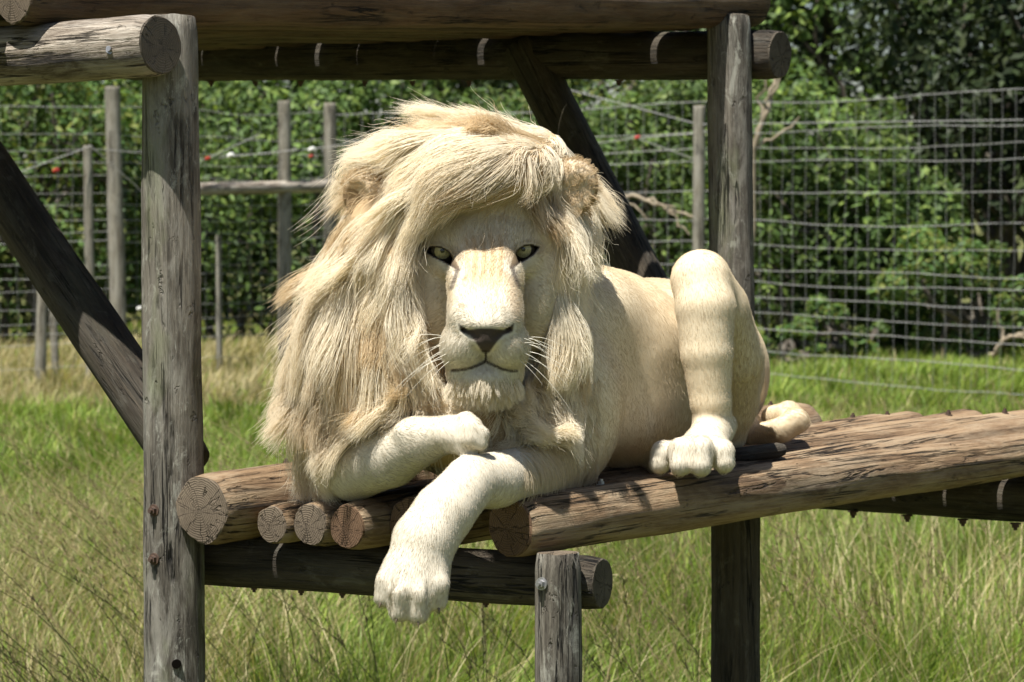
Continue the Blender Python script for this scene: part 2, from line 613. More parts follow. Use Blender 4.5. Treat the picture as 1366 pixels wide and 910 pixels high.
# --- upper deck, beyond the posts to the left
UZ = 2.005
a = P(214, 60, 4.85)
vdir = (V + Vector((0, 0, 0.012))).normalized()
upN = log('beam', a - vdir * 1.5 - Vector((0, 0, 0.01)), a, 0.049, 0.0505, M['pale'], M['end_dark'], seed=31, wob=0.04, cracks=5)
lbl(upN, 'pale sunlit upper beam with a dark sawn end')
bolt(P(150, 67, 4.86), (-0.35, -0.9, 0.15), 'zinc', upN, 1.25)
e1 = P(1040, 73, 6.44)
e0 = P(170, 80, 7.5)
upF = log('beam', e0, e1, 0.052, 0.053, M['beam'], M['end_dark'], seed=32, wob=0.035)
lbl(upF, 'dark shaded upper beam behind the right post')
for px in (300, 365, 430, 520, 585, 660, 760, 850):
    t = (1040 - px) / (1040 - 260)
    p = e1.lerp(e0, t * 0.9)
    bolt(p - Vector((0, 0, 0.055)), (0, 0, -1), 'rust', upF, 1.0)
u0 = P(18, -6, 4.96)
u1 = P(1003, 4, 6.52)
ud = (u1 - u0).normalized()
for i in range(16):
    r0, r1 = (0.0500, 0.056) if i == 0 else (0.056 + 0.005 * random.random(), 0.056 + 0.005 * random.random())
    base = -V * (0.118 * i)
    if i:
        base = base + U * random.uniform(-0.06, 0.05)
    o = log('upper_deck_log', u0 + base - (U * 0.5 if i else U * 0), u1 + base + V * random.uniform(-.012, .012), r0, r1, M['brown'], M['end_grey'], seed=40 + i, wob=0.05, cracks=4)  # unseen logs after the first run further forward, lengthened to shade the brace

# --- braces
lb0, lb1 = P(-60, 161, 5.40), P(250, 622, 5.07)
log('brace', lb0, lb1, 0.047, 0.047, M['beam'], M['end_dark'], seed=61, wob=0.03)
rb0, rb1 = P(699, 62, 6.80), P(943, 540, 6.50)
log('brace', rb0, rb1, 0.05, 0.05, M['beam'], M['end_dark'], seed=62, wob=0.03)

# a broken stub of pole lying on the deck beside the hind paw
log('wedge', P(975, 608, 5.27), P(1043, 600, 5.34), 0.013, 0.014, M['beam'], M['end_dark'], seed=71, segs=16, cracks=1)
# ------------------------------------------------------------------ stock fence
def tube_np(pts, r, n=4, cap=True):
    """thin tube through points (k,3)"""
    pts = np.asarray(pts, dtype=np.float64)
    k = len(pts)
    rr = np.full(k, r) if np.isscalar(r) else np.asarray(r)
    t = np.gradient(pts, axis=0)
    t /= np.linalg.norm(t, axis=1, keepdims=True) + 1e-9
    ref = np.array([0.31, 0.17, 0.93]) if abs(t[:, 2]).mean() < 0.8 else np.array([0.9, 0.3, 0.1])
    a = np.cross(t, ref); a /= np.linalg.norm(a, axis=1, keepdims=True) + 1e-9
    b2 = np.cross(t, a)
    ang = np.arange(n) * 2 * np.pi / n
    v = pts[:, None, :] + rr[:, None, None] * (np.cos(ang)[None, :, None] * a[:, None, :] + np.sin(ang)[None, :, None] * b2[:, None, :])
    v = v.reshape(-1, 3)
    idx = np.arange(k * n).reshape(k, n)
    nx = np.roll(idx, -1, axis=1)
    f = np.stack([idx[:-1], nx[:-1], nx[1:], idx[1:]], -1).reshape(-1, 4)
    return v, f


def gp(px, d):
    """ground point in the direction of pixel column px, d metres deep"""
    return Vector(((px - IW / 2) / FPX * d, d, 0))


FENCE_PTS = [gp(-900, 23.4), gp(160, 27.2), gp(441, 30.0), gp(932, 26.6), gp(1500, 22.0), gp(1720, 20.6)]
HEIGHTS = [2.49, 2.24, 2.09, 1.98, 1.72, 1.46, 1.26, 1.06, 0.95, 0.82, 0.68, 0.55, 0.36, 0.16]
FN = empty('wire_fence', FENCE_PTS[3])
WM[FN.name] = Matrix.Translation(FENCE_PTS[3])
tag(FN, 'tall square-mesh wire stock fence on wooden posts in front of the bushes', 'fence')
frng = random.Random(12)


def fpost(px, d, h, r, lean=0.0):
    b0 = gp(px, d)
    return log('post', b0 - Vector((0, 0, 0.3)), b0 + Vector((lean, 0, h)), r * 1.06, r * 0.95, M['fencepost'], M['end_grey'], FN, seed=int(px) + 300, segs=14, cracks=0)


fpost(160, 27.15, 2.66, 0.072, -0.06)
fpost(121, 26.6, 2.12, 0.043, -0.02)
fpost(380, 29.3, 2.60, 0.066)
fpost(441, 29.95, 2.60, 0.066)
fpost(932, 26.55, 2.47, 0.055, 0.0)
fpost(1500, 21.95, 2.5, 0.06)
fpost(-330, 25.15, 2.6, 0.07)
fpost(50, 26.4, 0.95, 0.05, 0.05)
fpost(75, 27.6, 1.15, 0.035, -0.05)
fpost(292, 28.6, 1.3, 0.03)
log('rail', gp(238, 28.05) + Vector((0, 0, 1.735)), gp(445, 29.85) + Vector((0, 0, 1.775)), 0.06, 0.062, M['pale'], M['end_grey'], FN, seed=333, segs=16, cracks=0)


def fence_run(a, b2, heights, step, rw, rs):
    L = (b2 - a).length
    d = (b2 - a) / L
    n = max(4, int(L / 0.3))
    rows = []
    for h in heights:
        ph, am = frng.uniform(0, 6), frng.uniform(0.005, 0.02)
        pts = []
        for i in range(n + 1):
            t = i / n
            z = h + am * math.sin(t * 9 + ph) - 0.03 * math.sin(math.pi * t) * frng.uniform(0.6, 1.0)
            o = a + d * (L * t)
            pts.append((o.x, o.y, z))
        rows.append(pts)
        v, f = tube_np(np.array(pts) - np.array(a), rw * frng.uniform(0.8, 1.15), 4)
        link('line_wire', mesh_np('line_wire', v, f, [M['wire']]), FN, a)
    variants = []
    for _ in range(8):
        zs = np.linspace(heights[-1] - 0.12, heights[0] + 0.01, 15)
        x = np.cumsum(np.array([frng.uniform(-0.012, 0.012) for _ in zs]))
        v, f = tube_np(np.stack([x * d.x, x * d.y, zs], -1), rs, 3)
        variants.append(mesh_np('stay_wire', v, f, [M['wire']]))
    m = int(L / step)
    for i in range(m):
        o = a + d * (step * (i + 0.5 + frng.uniform(-.08, .08)))
        link('stay_wire', variants[frng.randrange(8)], FN, Vector((o.x, o.y, 0)))


hl = sorted(HEIGHTS[:] + [1.60, 1.35, 1.85, 0.45], reverse=True)
fence_run(FENCE_PTS[0], FENCE_PTS[1], hl, 0.17, 0.0023, 0.0013)
fence_run(FENCE_PTS[1], FENCE_PTS[2], hl, 0.17, 0.0023, 0.0013)
fence_run(FENCE_PTS[2], FENCE_PTS[3], HEIGHTS, 0.17, 0.0034, 0.0020)
fence_run(FENCE_PTS[3], FENCE_PTS[4], HEIGHTS, 0.165, 0.0031, 0.0017)

# electric strands that stand off the fence and meet at their insulators
M['red'] = simple_mat('red plastic insulator', (0.45, 0.04, 0.03), 0.4, 0, 0.5, 0.2, 30)
M['white'] = simple_mat('white porcelain insulator', (0.75, 0.75, 0.72), 0.3, 0, 0.5, 0.1, 30)


def strand(pts, r=0.004):
    v, f = tube_np(np.array([tuple(p) for p in pts]) - np.array(FENCE_PTS[3]), r, 4)
    link('electric_wire', mesh_np('electric_wire', v, f, [M['wire']]), FN, FENCE_PTS[3])


def insulator(p, mat, s=1.0):
    bm = bmesh.new()
    for z, r in ((0, 0.020), (0.022, 0.028), (0.044, 0.020), (0.06, 0.026)):
        d = bmesh.ops.create_cone(bm, cap_ends=True, segments=12, radius1=r * s, radius2=r * s * 0.85, depth=0.02 * s)
        bmesh.ops.translate(bm, verts=d['verts'], vec=(0, 0, z * s))
    me = bpy.data.meshes.new('insulator'); bm.to_mesh(me); bm.free(); me.materials.append(mat)
    link('insulator', me, FN, p, Vector((0.8, -0.5, 0.3)).to_track_quat('Z', 'Y'))


strand([P(700, 205, 27.6), P(848, 184, 26.3), P(930, 178, 26.5), P(1010, 160, 26)])
strand([P(848, 184, 26.3), P(930, 214, 26.5)])
strand([P(760, 120, 28), P(932, 166, 26.5), P(1366, 160, 22.4)])
strand([P(20, 232, 26), P(121, 195, 26.5), P(190, 256, 27.2), P(275, 212, 28), P(345, 180, 28.7)])
strand([P(140, 200, 26.5), P(275, 212, 28), P(441, 196, 29.8), P(560, 170, 29)])
insulator(P(848, 184, 26.25), M['red'], 0.6)
insulator(P(275, 212, 27.9), M['red'], 0.6)
insulator(P(305, 208, 28.2), M['white'], 0.8)
insulator(P(413, 200, 29.2), M['white'], 0.8)
insulator(P(413, 209, 29.2), M['red'], 0.5)
insulator(P(72, 228, 26.3), M['red'], 0.7)
insulator(P(184, 412, 27.0), M['white'], 0.6)

# ------------------------------------------------------------------ bushes and trees behind the fence
M['leaf'] = leaf_mat('glossy bush leaves', 0.55, 0.30, 0.22)
M['bark'] = wood_side('bush bark', (0.06, 0.05, 0.04), (0.11, 0.09, 0.07), (0.16, 0.14, 0.11), (0.16, 0.15, 0.13), 0.4)
M['twig'] = simple_mat('bare pale twig', (0.30, 0.25, 0.18), 0.85, 0, 0.2, 0.4, 15)


def leaf_cloud(rng, centres, radii, n, size, palette, up=0.55, flat=0.85):
    """many single leaves on the skins of overlapping clumps: folded diamonds with their own colour"""
    k = len(centres)
    w = radii ** 2
    ci = rng.choice(k, n, p=w / w.sum())
    dirs = rng.normal(size=(n, 3)); dirs[:, 2] *= 0.9; dirs[:, 2] += 0.15
    dirs /= np.linalg.norm(dirs, axis=1, keepdims=True)
    rad = radii[ci] * (0.55 + 0.5 * rng.random(n) ** 0.6)
    pos = centres[ci] + dirs * rad[:, None] * np.array([1, 1, flat])
    nor = dirs * 0.7 + rng.normal(size=(n, 3)) * 0.55 + np.array([0, -0.15, up])
    nor /= np.linalg.norm(nor, axis=1, keepdims=True)
    ax = np.cross(nor, rng.normal(size=(n, 3))); ax /= np.linalg.norm(ax, axis=1, keepdims=True) + 1e-9
    bx = np.cross(nor, ax)
    s = size * (0.6 + 0.8 * rng.random(n))
    L, W = s[:, None] * ax, (s * 0.42)[:, None] * bx
    drop = nor * (s * 0.12)[:, None]
    v = np.stack([pos - L * 0.5, pos + W * 0.5 - drop * 0.2 - L * 0.05, pos + L * 0.5 - drop, pos - W * 0.5 - drop * 0.2 - L * 0.05], 1).reshape(-1, 3)
    q = np.arange(n)[:, None] * 4
    f = np.concatenate([q + np.array([[0, 1, 2]]), q + np.array([[0, 2, 3]])], 0)
    pal = np.array(palette)
    cl = pal[rng.integers(0, len(pal), n)] * (0.75 + 0.5 * rng.random((n, 1)))
    tint = 0.65 + 0.7 * rng.random(k)
    cl = cl * tint[ci][:, None]
    return v, f, np.repeat(cl, 4, axis=0)


GREENS = [(0.072, 0.12, 0.031), (0.10, 0.16, 0.037), (0.05, 0.088, 0.025), (0.14, 0.195, 0.046), (0.058, 0.10, 0.028)]
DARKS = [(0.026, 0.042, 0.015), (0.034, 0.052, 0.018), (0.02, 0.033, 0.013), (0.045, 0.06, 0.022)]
YELL = [(0.09, 0.145, 0.03), (0.07, 0.125, 0.03), (0.13, 0.15, 0.035), (0.05, 0.10, 0.028)]


def limb_path(rng, a, b2, k=6, j=0.06):
    t = np.linspace(0, 1, k)[:, None]
    L = np.linalg.norm(b2 - a)
    p = a * (1 - t) + b2 * t
    p[1:-1] += rng.normal(size=(k - 2, 3)) * j * L * 0.3
    return p


def bush(name, base, w_, dpt, h, label, cat, pal, n, size, seed, clumps=26, lift=0.0, group=None, trunk_r=0.06, trunks=4):
    rng = np.random.default_rng(seed)
    root = empty(name, base)
    WM[root.name] = Matrix.Translation(base)
    tag(root, label, cat, group)
    # clump centres fill an uneven dome
    c = rng.normal(size=(clumps * 3, 3))
    c /= np.linalg.norm(c, axis=1, keepdims=True)
    c *= (0.35 + 0.65 * rng.random((clumps * 3, 1)) ** 0.5)
    c = c[:clumps]
    cen = np.stack([c[:, 0] * w_ * 0.5, c[:, 1] * dpt * 0.5, lift + (h - lift) * (0.5 + 0.47 * c[:, 2])], -1)
    rad = (0.09 + 0.12 * rng.random(clumps)) * min(w_, h)
    v, f, cl = leaf_cloud(rng, cen, rad, n, size, pal)
    v[:, 2] = np.maximum(v[:, 2], 0.03)
    link('crown', mesh_np('crown', v, f, [M['leaf']], True, cl), root, base)
    vs, fs, off = [], [], 0
    for i in range(trunks):
        a = np.array([rng.normal() * 0.12, rng.normal() * 0.12, -0.1])
        top = cen[rng.integers(0, clumps)]
        p = limb_path(rng, a, top, 7, 0.25)
        tv, tf = tube_np(p, np.linspace(trunk_r, trunk_r * 0.3, 7), 7)
        vs.append(tv); fs.append(tf + off); off += len(tv)
        for _ in range(3):
            s0 = p[rng.integers(2, 6)]
            tv, tf = tube_np(limb_path(rng, s0, cen[rng.integers(0, clumps)], 5, 0.2), np.linspace(trunk_r * 0.45, trunk_r * 0.12, 5), 5)
            vs.append(tv); fs.append(tf + off); off += len(tv)
    link('trunk', mesh_np('trunk', np.concatenate(vs), np.concatenate(fs), [M['bark']]), root, base)
    return root


G1 = 'bushes behind the wire fence'
# front row of bushes (px column, depth, width, height)
ROW = [
    (-150, 33.5, 3.2, 3.4, GREENS, 'broad green bush beyond the fence past the leaning brace'),
    (60, 33.8, 2.8, 3.3, YELL, 'yellowish green bush beyond the fence behind the leaning brace'),
    (300, 34.8, 3.0, 3.1, GREENS, 'rounded green bush behind the wooden fence rail'),
    (520, 34.5, 2.8, 3.4, GREENS, 'leafy green bush rising behind the fence corner posts'),
    (760, 33.5, 2.6, 3.6, YELL, 'light green bush behind the dark slanting brace'),
    (900, 32.5, 2.2, 3.0, GREENS, 'green bush behind the single fence post beside the lion'),
    (1080, 31.5, 2.5, 3.0, GREENS, 'bright green glossy bush behind the mesh beside the right post'),
    (1190, 31.8, 1.5, 2.3, GREENS, 'small green bush between the bright bush and the low leafy shrub'),
]
for i, (px, d, w_, h, pal, lb) in enumerate(ROW):
    bush('bush', gp(px, d), w_, 1.8, h, lb, 'bush', pal, 10500, 0.085 + 0.012 * ((i * 5) % 4), 100 + i, 75, 0.0, G1)
bush('shrub', gp(1272, 30.2), 1.5, 1.2, 1.35, 'low leafy shrub with pale leaves in front of the dark tree', 'shrub', YELL, 5200, 0.085, 131, 20)
bush('shrub', gp(1130, 30.0), 0.9, 0.8, 0.75, 'knee-high light green shrub at the edge of the grass beyond the mesh', 'shrub', YELL, 1800, 0.08, 132, 10)
bush('shrub', gp(1060, 29.6), 0.6, 0.6, 0.5, 'tiny light green shrub low beside the knee-high one beyond the mesh', 'shrub', YELL, 900, 0.075, 133, 8)
# taller trees behind
TREES = [
    (-60, 38.5, 5.0, 6.5, GREENS, 'tall green tree behind the bushes past the leaning brace'),
    (250, 39.5, 5.0, 6.2, GREENS, 'tall green tree behind the bush with the rail'),
    (560, 40.0, 5.0, 6.6, GREENS, 'tall green tree behind the lion\'s head'),
    (860, 39.0, 4.6, 6.8, DARKS, 'tall dark green tree behind the slanting brace'),
    (1120, 38.0, 4.2, 7.0, GREENS, 'tall green tree behind the bright glossy bush'),
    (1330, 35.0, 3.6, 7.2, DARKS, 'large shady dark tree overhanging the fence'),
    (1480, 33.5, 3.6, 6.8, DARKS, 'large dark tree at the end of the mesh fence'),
]
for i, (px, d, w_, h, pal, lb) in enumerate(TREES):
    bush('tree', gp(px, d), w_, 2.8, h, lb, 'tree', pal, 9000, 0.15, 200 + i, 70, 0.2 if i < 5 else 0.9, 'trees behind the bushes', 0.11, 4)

# far wood that closes the view between the trees
rng = np.random.default_rng(400)
cen = np.stack([rng.uniform(-22, 22, 170), rng.uniform(43, 46, 170), rng.uniform(0.3, 7.5, 170)], -1)
sd_ = np.stack([np.where(rng.random(90) < 0.5, rng.uniform(-17, -7.8, 90), rng.uniform(9.2, 17, 90)), rng.uniform(35, 39, 90), rng.uniform(0.3, 5.5, 90)], -1)
cen = np.concatenate([cen, sd_])
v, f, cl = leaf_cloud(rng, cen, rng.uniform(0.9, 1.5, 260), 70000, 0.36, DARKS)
v[:, 2] = np.maximum(v[:, 2], 0.05)
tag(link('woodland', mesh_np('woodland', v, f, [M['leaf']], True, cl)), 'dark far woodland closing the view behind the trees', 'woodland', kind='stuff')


def branch(name, label, pts, r0, r1, group=None):
    pts = np.array([tuple(p) for p in pts])
    # densify with a little wander
    rng = np.random.default_rng(int(abs(pts[0, 0]) * 1000))
    t = np.linspace(0, len(pts) - 1, len(pts) * 5)
    q = np.stack([np.interp(t, np.arange(len(pts)), pts[:, k]) for k in range(3)], -1)
    q[1:-1] += rng.normal(size=(len(q) - 2, 3)) * 0.012
    b0 = Vector(q[0])
    root = empty(name, b0)
    WM[root.name] = Matrix.Translation(b0)
    v, f = tube_np(q - q[0], np.linspace(r0, r1, len(q)), 6)
    link('stem', mesh_np('stem', v, f, [M['twig']]), root, b0)
    for i in (len(q) // 3, len(q) // 2, 2 * len(q) // 3):
        e = q[i] + (q[-1] - q[0]) * 0.22 + rng.normal(size=3) * 0.16
        v, f = tube_np(limb_path(rng, q[i], e, 6, 0.2) - q[0], np.linspace(r1 * 1.1, r1 * 0.4, 6), 5)
        link('side_twig', mesh_np('side_twig', v, f, [M['twig']]), root, b0)
    tag(root, label, 'branch', group)


branch('bare_branch', 'pale bare forked branch beside the upper end of the right post', [P(1000, 400, 28), P(1004, 190, 27.8), P(1022, 150, 27.8), P(1034, 105, 27.9)], 0.035, 0.018)
branch('bare_branch', 'pale bare branch sloping down towards the single fence post', [P(700, 215, 29), P(830, 258, 28.6), P(880, 275, 28.4), P(925, 290, 28.3)], 0.028, 0.014)
branch('bare_branch', 'pale bent bare branch low beside the leafy shrub', [P(1322, 475, 29.5), P(1335, 458, 29.4), P(1356, 447, 29.3), P(1380, 440, 29.2)], 0.028, 0.016)
# ------------------------------------------------------------------ grass
M['grass'] = leaf_mat('grass blades', 0.55, 0.35, 0.25, (1.0, 1.0, 0.5))


def blades(rng, pos, h, w_, lean, col, segs=3):
    """curved tapering blades, one strip each"""
    n = len(pos)
    a = rng.uniform(0, 2 * np.pi, n)
    side = np.stack([np.cos(a), np.sin(a), np.zeros(n)], -1)
    b0 = vnoise(pos[:, 0], pos[:, 1], 0.6, 9) * 9.0 + rng.normal(size=n) * 0.9
    ld = np.stack([np.cos(b0), np.sin(b0), np.zeros(n)], -1) + np.array([0.35, 0.0, 0])
    vs = []
    for i in range(segs + 1):
        t = i / segs
        c = pos + np.array([0, 0, 1]) * (h * (t - 0.22 * lean * t * t))[:, None] + ld * (h * lean * t ** 2)[:, None] * 0.8
        ww = w_ * (1 - t ** 1.6)
        if i < segs:
            vs += [c - side * ww[:, None] * 0.5, c + side * ww[:, None] * 0.5]
        else:
            vs += [c]
    v = np.stack(vs, 1)
    m = v.shape[1]
    q = np.arange(n)[:, None] * m
    fs = []
    for i in range(segs - 1):
        k = 2 * i
        fs += [q + np.array([[k, k + 1, k + 3]]), q + np.array([[k, k + 3, k + 2]])]
    k = 2 * (segs - 1)
    fs += [q + np.array([[k, k + 1, k + 2]])]
    return v.reshape(-1, 3), np.concatenate(fs, 0), np.repeat(col, m, axis=0)


def vnoise(x, y, s, seed):
    """smooth value noise"""
    r = np.random.default_rng(seed).random((64, 64))
    x, y = x / s + 500, y / s + 500
    xi, yi = np.floor(x).astype(int), np.floor(y).astype(int)
    fx, fy = x - xi, y - yi
    fx, fy = fx * fx * (3 - 2 * fx), fy * fy * (3 - 2 * fy)
    g = lambda a, b: r[a % 64, b % 64]
    return (g(xi, yi) * (1 - fx) + g(xi + 1, yi) * fx) * (1 - fy) + (g(xi, yi + 1) * (1 - fx) + g(xi + 1, yi + 1) * fx) * fy


rng = np.random.default_rng(55)
GV, GF, GC, goff = [], [], [], 0
GREEN_G = np.array([(0.145, 0.225, 0.032), (0.19, 0.27, 0.045), (0.11, 0.18, 0.026), (0.25, 0.31, 0.06)])
STRAW_G = np.array([(0.38, 0.32, 0.17), (0.30, 0.25, 0.12), (0.48, 0.42, 0.24)])
for (d0, d1, dens, segs) in ((6.0, 13.0, 1150, 4), (13.0, 21.0, 900, 3), (21.0, 33.0, 480, 3), (33.0, 40.0, 120, 3)):
    hw1 = d1 * 0.30 + 0.9
    n = int((d1 - d0) * 2 * hw1 * dens)
    x = rng.uniform(-hw1, hw1, n); y = rng.uniform(d0, d1, n)
    keep = (np.abs(x) < y * 0.30 + 0.9) & ((np.abs(x) < y * 0.20 + 0.4) | (rng.random(n) < 0.55))
    x, y = x[keep], y[keep]
    n = len(x)
    patch = vnoise(x, y, 0.9, 3) * 0.6 + vnoise(x, y, 0.28, 4) * 0.4
    px = x / y * FPX + IW / 2
    # straw share: dry along the left of the fence, mixed near, fresh elsewhere
    dry = 0.12 + 0.30 * (patch > 0.58)
    dry = np.where((px < 300) & (y < 12.5), dry + 0.22, dry)
    dry = np.where((px < 560) & (y > 23.5) & (y < 33), 0.85, dry)
    dry = np.where((px > 1000) & (y > 20), 0.06, dry)
    dry = np.where((px < 600) & (y > 14.5) & (y < 23), 0.07, dry)
    strw = rng.random(n) < dry
    col = np.where(strw[:, None], STRAW_G[rng.integers(0, 3, n)], GREEN_G[rng.integers(0, 4, n)])
    col = col * (0.6 + 0.75 * rng.random((n, 1))) * (0.75 + 0.5 * patch[:, None])
    h = (0.16 + 0.36 * rng.random(n)) * (0.35 + 1.1 * patch)
    h = np.where(y > 14, h * 0.62, h)
    h = np.where(y > 20, h * 0.62, h)
    h = np.where(strw, h * 1.25, h)
    wd = 0.0056 * (y / 9.0) ** 0.9 * (0.7 + 0.6 * rng.random(n)) * np.where(strw, 0.7, 1.0)
    lean = 0.2 + 0.85 * rng.random(n) ** 1.2
    v, f, c = blades(rng, np.stack([x, y, np.full(n, -0.01)], -1), h, wd, lean, col, segs)
    GV.append(v); GF.append(f + goff); GC.append(c); goff += len(v)
tag(link('grass', mesh_np('grass', np.concatenate(GV), np.concatenate(GF), [M['grass']], True, np.concatenate(GC))),
    'green meadow grass mixed with dry straw blades', 'grass', kind='stuff')
# flowering stalks: thin stems that nod, with loose brown seed heads
SV, SF, SC, soff = [], [], [], 0
for (n, xr, yr, hh, heads) in ((380, (-1.9, -0.55), (6.5, 11.5), (0.6, 1.05), 1), (150, (-0.7, 0.6), (7.0, 11.5), (0.6, 0.9), 1), (330, (0.3, 2.3), (7.2, 14.0), (0.6, 0.95), 1), (260, (-3.2, 3.2), (11.0, 18.0), (0.5, 0.8), 1)):
    for i in range(n):
        b0 = np.array([rng.uniform(*xr), rng.uniform(*yr), 0.0])
        h = rng.uniform(*hh)
        lx, ly = (rng.normal(-0.26, 0.07) if xr[1] < -0.5 else rng.normal(-0.12, 0.10)), rng.normal(0, 0.10)
        t = np.linspace(0, 1, 6)
        p = b0 + np.stack([lx * h * 2.0 * t ** 2.2, ly * h * t ** 2, h * (t - 0.12 * t ** 3)], -1)
        v, f = tube_np(p, np.linspace(0.0016, 0.0009, 6), 3)
        k = rng.random()
        c = np.array((0.30, 0.26, 0.12)) if k < 0.5 else np.array((0.19, 0.21, 0.07))
        SV.append(v); SF.append(np.concatenate([f[:, :3], f[:, [0, 2, 3]]])); SC.append(np.tile(c, (len(v), 1)))
        SF[-1] = SF[-1] + soff; soff += len(v)
        # head: short bracts round the tip
        m = 22
        s = rng.random(m) * 0.24
        ti = 1 - s
        tip = b0 + np.stack([lx * h * 2.0 * ti ** 2.2, ly * h * ti ** 2, h * (ti - 0.12 * ti ** 3)], -1)
        dv = rng.normal(size=(m, 3)) * 0.35 + np.array([lx * 1.6, ly, 0.75])
        dv /= np.linalg.norm(dv, axis=1, keepdims=True)
        sd = np.cross(dv, rng.normal(size=(m, 3))); sd /= np.linalg.norm(sd, axis=1, keepdims=True)
        ln = 0.014 + 0.014 * rng.random((m, 1))
        q = np.stack([tip, tip + dv * ln * 0.5 + sd * 0.0013, tip + dv * ln, tip + dv * ln * 0.5 - sd * 0.0013], 1).reshape(-1, 3)
        qi = np.arange(m)[:, None] * 4
        SV.append(q); SF.append(np.concatenate([qi + np.array([[0, 1, 2]]), qi + np.array([[0, 2, 3]])]) + soff); soff += len(q)
        hc = np.array((0.17, 0.12, 0.075)) if rng.random() < 0.55 else np.array((0.33, 0.27, 0.14))
        SC.append(np.tile(hc, (len(q), 1)))
tag(link('seed_grass', mesh_np('seed_grass', np.concatenate(SV), np.concatenate(SF), [M['grass']], True, np.concatenate(SC))),
    'tall thin brown flowering grass stalks with nodding seed heads', 'grass', kind='stuff')
# ------------------------------------------------------------------ the lion
class Field:
    """signed distances on a grid: shapes are blended in and carved out, then skinned as one surface"""
    def __init__(self, lo, hi, h):
        self.lo = np.array(lo, dtype=np.float32); self.h = h
        self.n = np.ceil((np.array(hi) - self.lo) / h).astype(int) + 1
        self.a = np.full(self.n, 0.2, dtype=np.float32)

    def win(self, lo, hi):
        i0 = np.maximum(np.floor((np.array(lo) - self.lo) / self.h).astype(int), 0)
        i1 = np.minimum(np.ceil((np.array(hi) - self.lo) / self.h).astype(int) + 1, self.n)
        if np.any(i1 <= i0):
            return None, None
        sl = tuple(slice(a, b) for a, b in zip(i0, i1))
        ax = [self.lo[k] + self.h * np.arange(i0[k], i1[k], dtype=np.float32) for k in range(3)]
        return sl, (ax[0][:, None, None], ax[1][None, :, None], ax[2][None, None, :])

    def put(self, fn, lo, hi, k, sub=False):
        m = k + 4 * self.h
        sl, g = self.win(np.array(lo) - m, np.array(hi) + m)
        if sl is None:
            return
        b = fn(*g).astype(np.float32)
        a = self.a[sl]
        if sub:
            b = -b
            d = np.clip(0.5 + 0.5 * (b - a) / k, 0, 1)
            self.a[sl] = a * (1 - d) + b * d + k * d * (1 - d)
        else:
            d = np.clip(0.5 + 0.5 * (b - a) / k, 0, 1)
            self.a[sl] = b * (1 - d) + a * d - k * d * (1 - d)

    def ell(self, c, r, k=0.02, sub=False, yaw=0.0, roll=0.0):
        """ellipsoid; yaw turns it about Z, roll about Y (the line of sight)"""
        c = np.array(c); r = np.array(r, dtype=np.float64)
        cy_, sy = math.cos(yaw), math.sin(yaw); cr, sr = math.cos(roll), math.sin(roll)

        def fn(x, y, z):
            x, y, z = x - c[0], y - c[1], z - c[2]
            x, y = cy_ * x + sy * y, -sy * x + cy_ * y
            x, z = cr * x + sr * z, -sr * x + cr * z
            k0 = np.sqrt((x / r[0]) ** 2 + (y / r[1]) ** 2 + (z / r[2]) ** 2)
            k1 = np.sqrt((x / r[0] ** 2) ** 2 + (y / r[1] ** 2) ** 2 + (z / r[2] ** 2) ** 2)
            return k0 * (k0 - 1) / (k1 + 1e-6)
        R = r.max() * np.ones(3)
        self.put(fn, c - R, c + R, k, sub)

    def cone(self, a, b, ra, rb, k=0.02, sub=False):
        """rounded cone between two joints"""
        a, b = np.array(a), np.array(b)
        ab = b - a; L2 = float(ab @ ab)

        def fn(x, y, z):
            t = np.clip(((x - a[0]) * ab[0] + (y - a[1]) * ab[1] + (z - a[2]) * ab[2]) / L2, 0, 1)
            q = np.sqrt((x - a[0] - ab[0] * t) ** 2 + (y - a[1] - ab[1] * t) ** 2 + (z - a[2] - ab[2] * t) ** 2)
            return q - (ra + (rb - ra) * t)
        R = max(ra, rb)
        self.put(fn, np.minimum(a, b) - R, np.maximum(a, b) + R, k, sub)

    def chain(self, pts, rs, k=0.02, sub=False):
        """one limb of several rounded cones, its joints not swollen, blended in as a whole"""
        pts = [np.array(q, dtype=np.float64) for q in pts]

        def fn(x, y, z):
            o = None
            for a, b, ra, rb in zip(pts[:-1], pts[1:], rs[:-1], rs[1:]):
                ab = b - a
                t = np.clip(((x - a[0]) * ab[0] + (y - a[1]) * ab[1] + (z - a[2]) * ab[2]) / float(ab @ ab), 0, 1)
                q = np.sqrt((x - a[0] - ab[0] * t) ** 2 + (y - a[1] - ab[1] * t) ** 2 + (z - a[2] - ab[2] * t) ** 2) - (ra + (rb - ra) * t)
                if o is None:
                    o = q
                else:
                    h = np.clip(0.5 + 0.5 * (o - q) / 0.006, 0, 1)
                    o = o * (1 - h) + q * h - 0.006 * h * (1 - h)
            return o
        R = max(rs)
        self.put(fn, np.min(pts, axis=0) - R, np.max(pts, axis=0) + R, k, sub)

    def sample(self, p):
        q = (p - self.lo) / self.h
        i = np.clip(np.floor(q).astype(int), 0, self.n - 2)
        f = np.clip(q - i, 0, 1)
        out = 0
        for dx in (0, 1):
            for dy in (0, 1):
                for dz in (0, 1):
                    w_ = np.abs(1 - dx - f[:, 0]) * np.abs(1 - dy - f[:, 1]) * np.abs(1 - dz - f[:, 2])
                    out = out + w_ * self.a[i[:, 0] + dx, i[:, 1] + dy, i[:, 2] + dz]
        return out

    def grad(self, p):
        e = self.h
        g = np.stack([self.sample(p + e * np.eye(3)[k]) - self.sample(p - e * np.eye(3)[k]) for k in range(3)], -1)
        return g / (np.linalg.norm(g, axis=1, keepdims=True) + 1e-9)

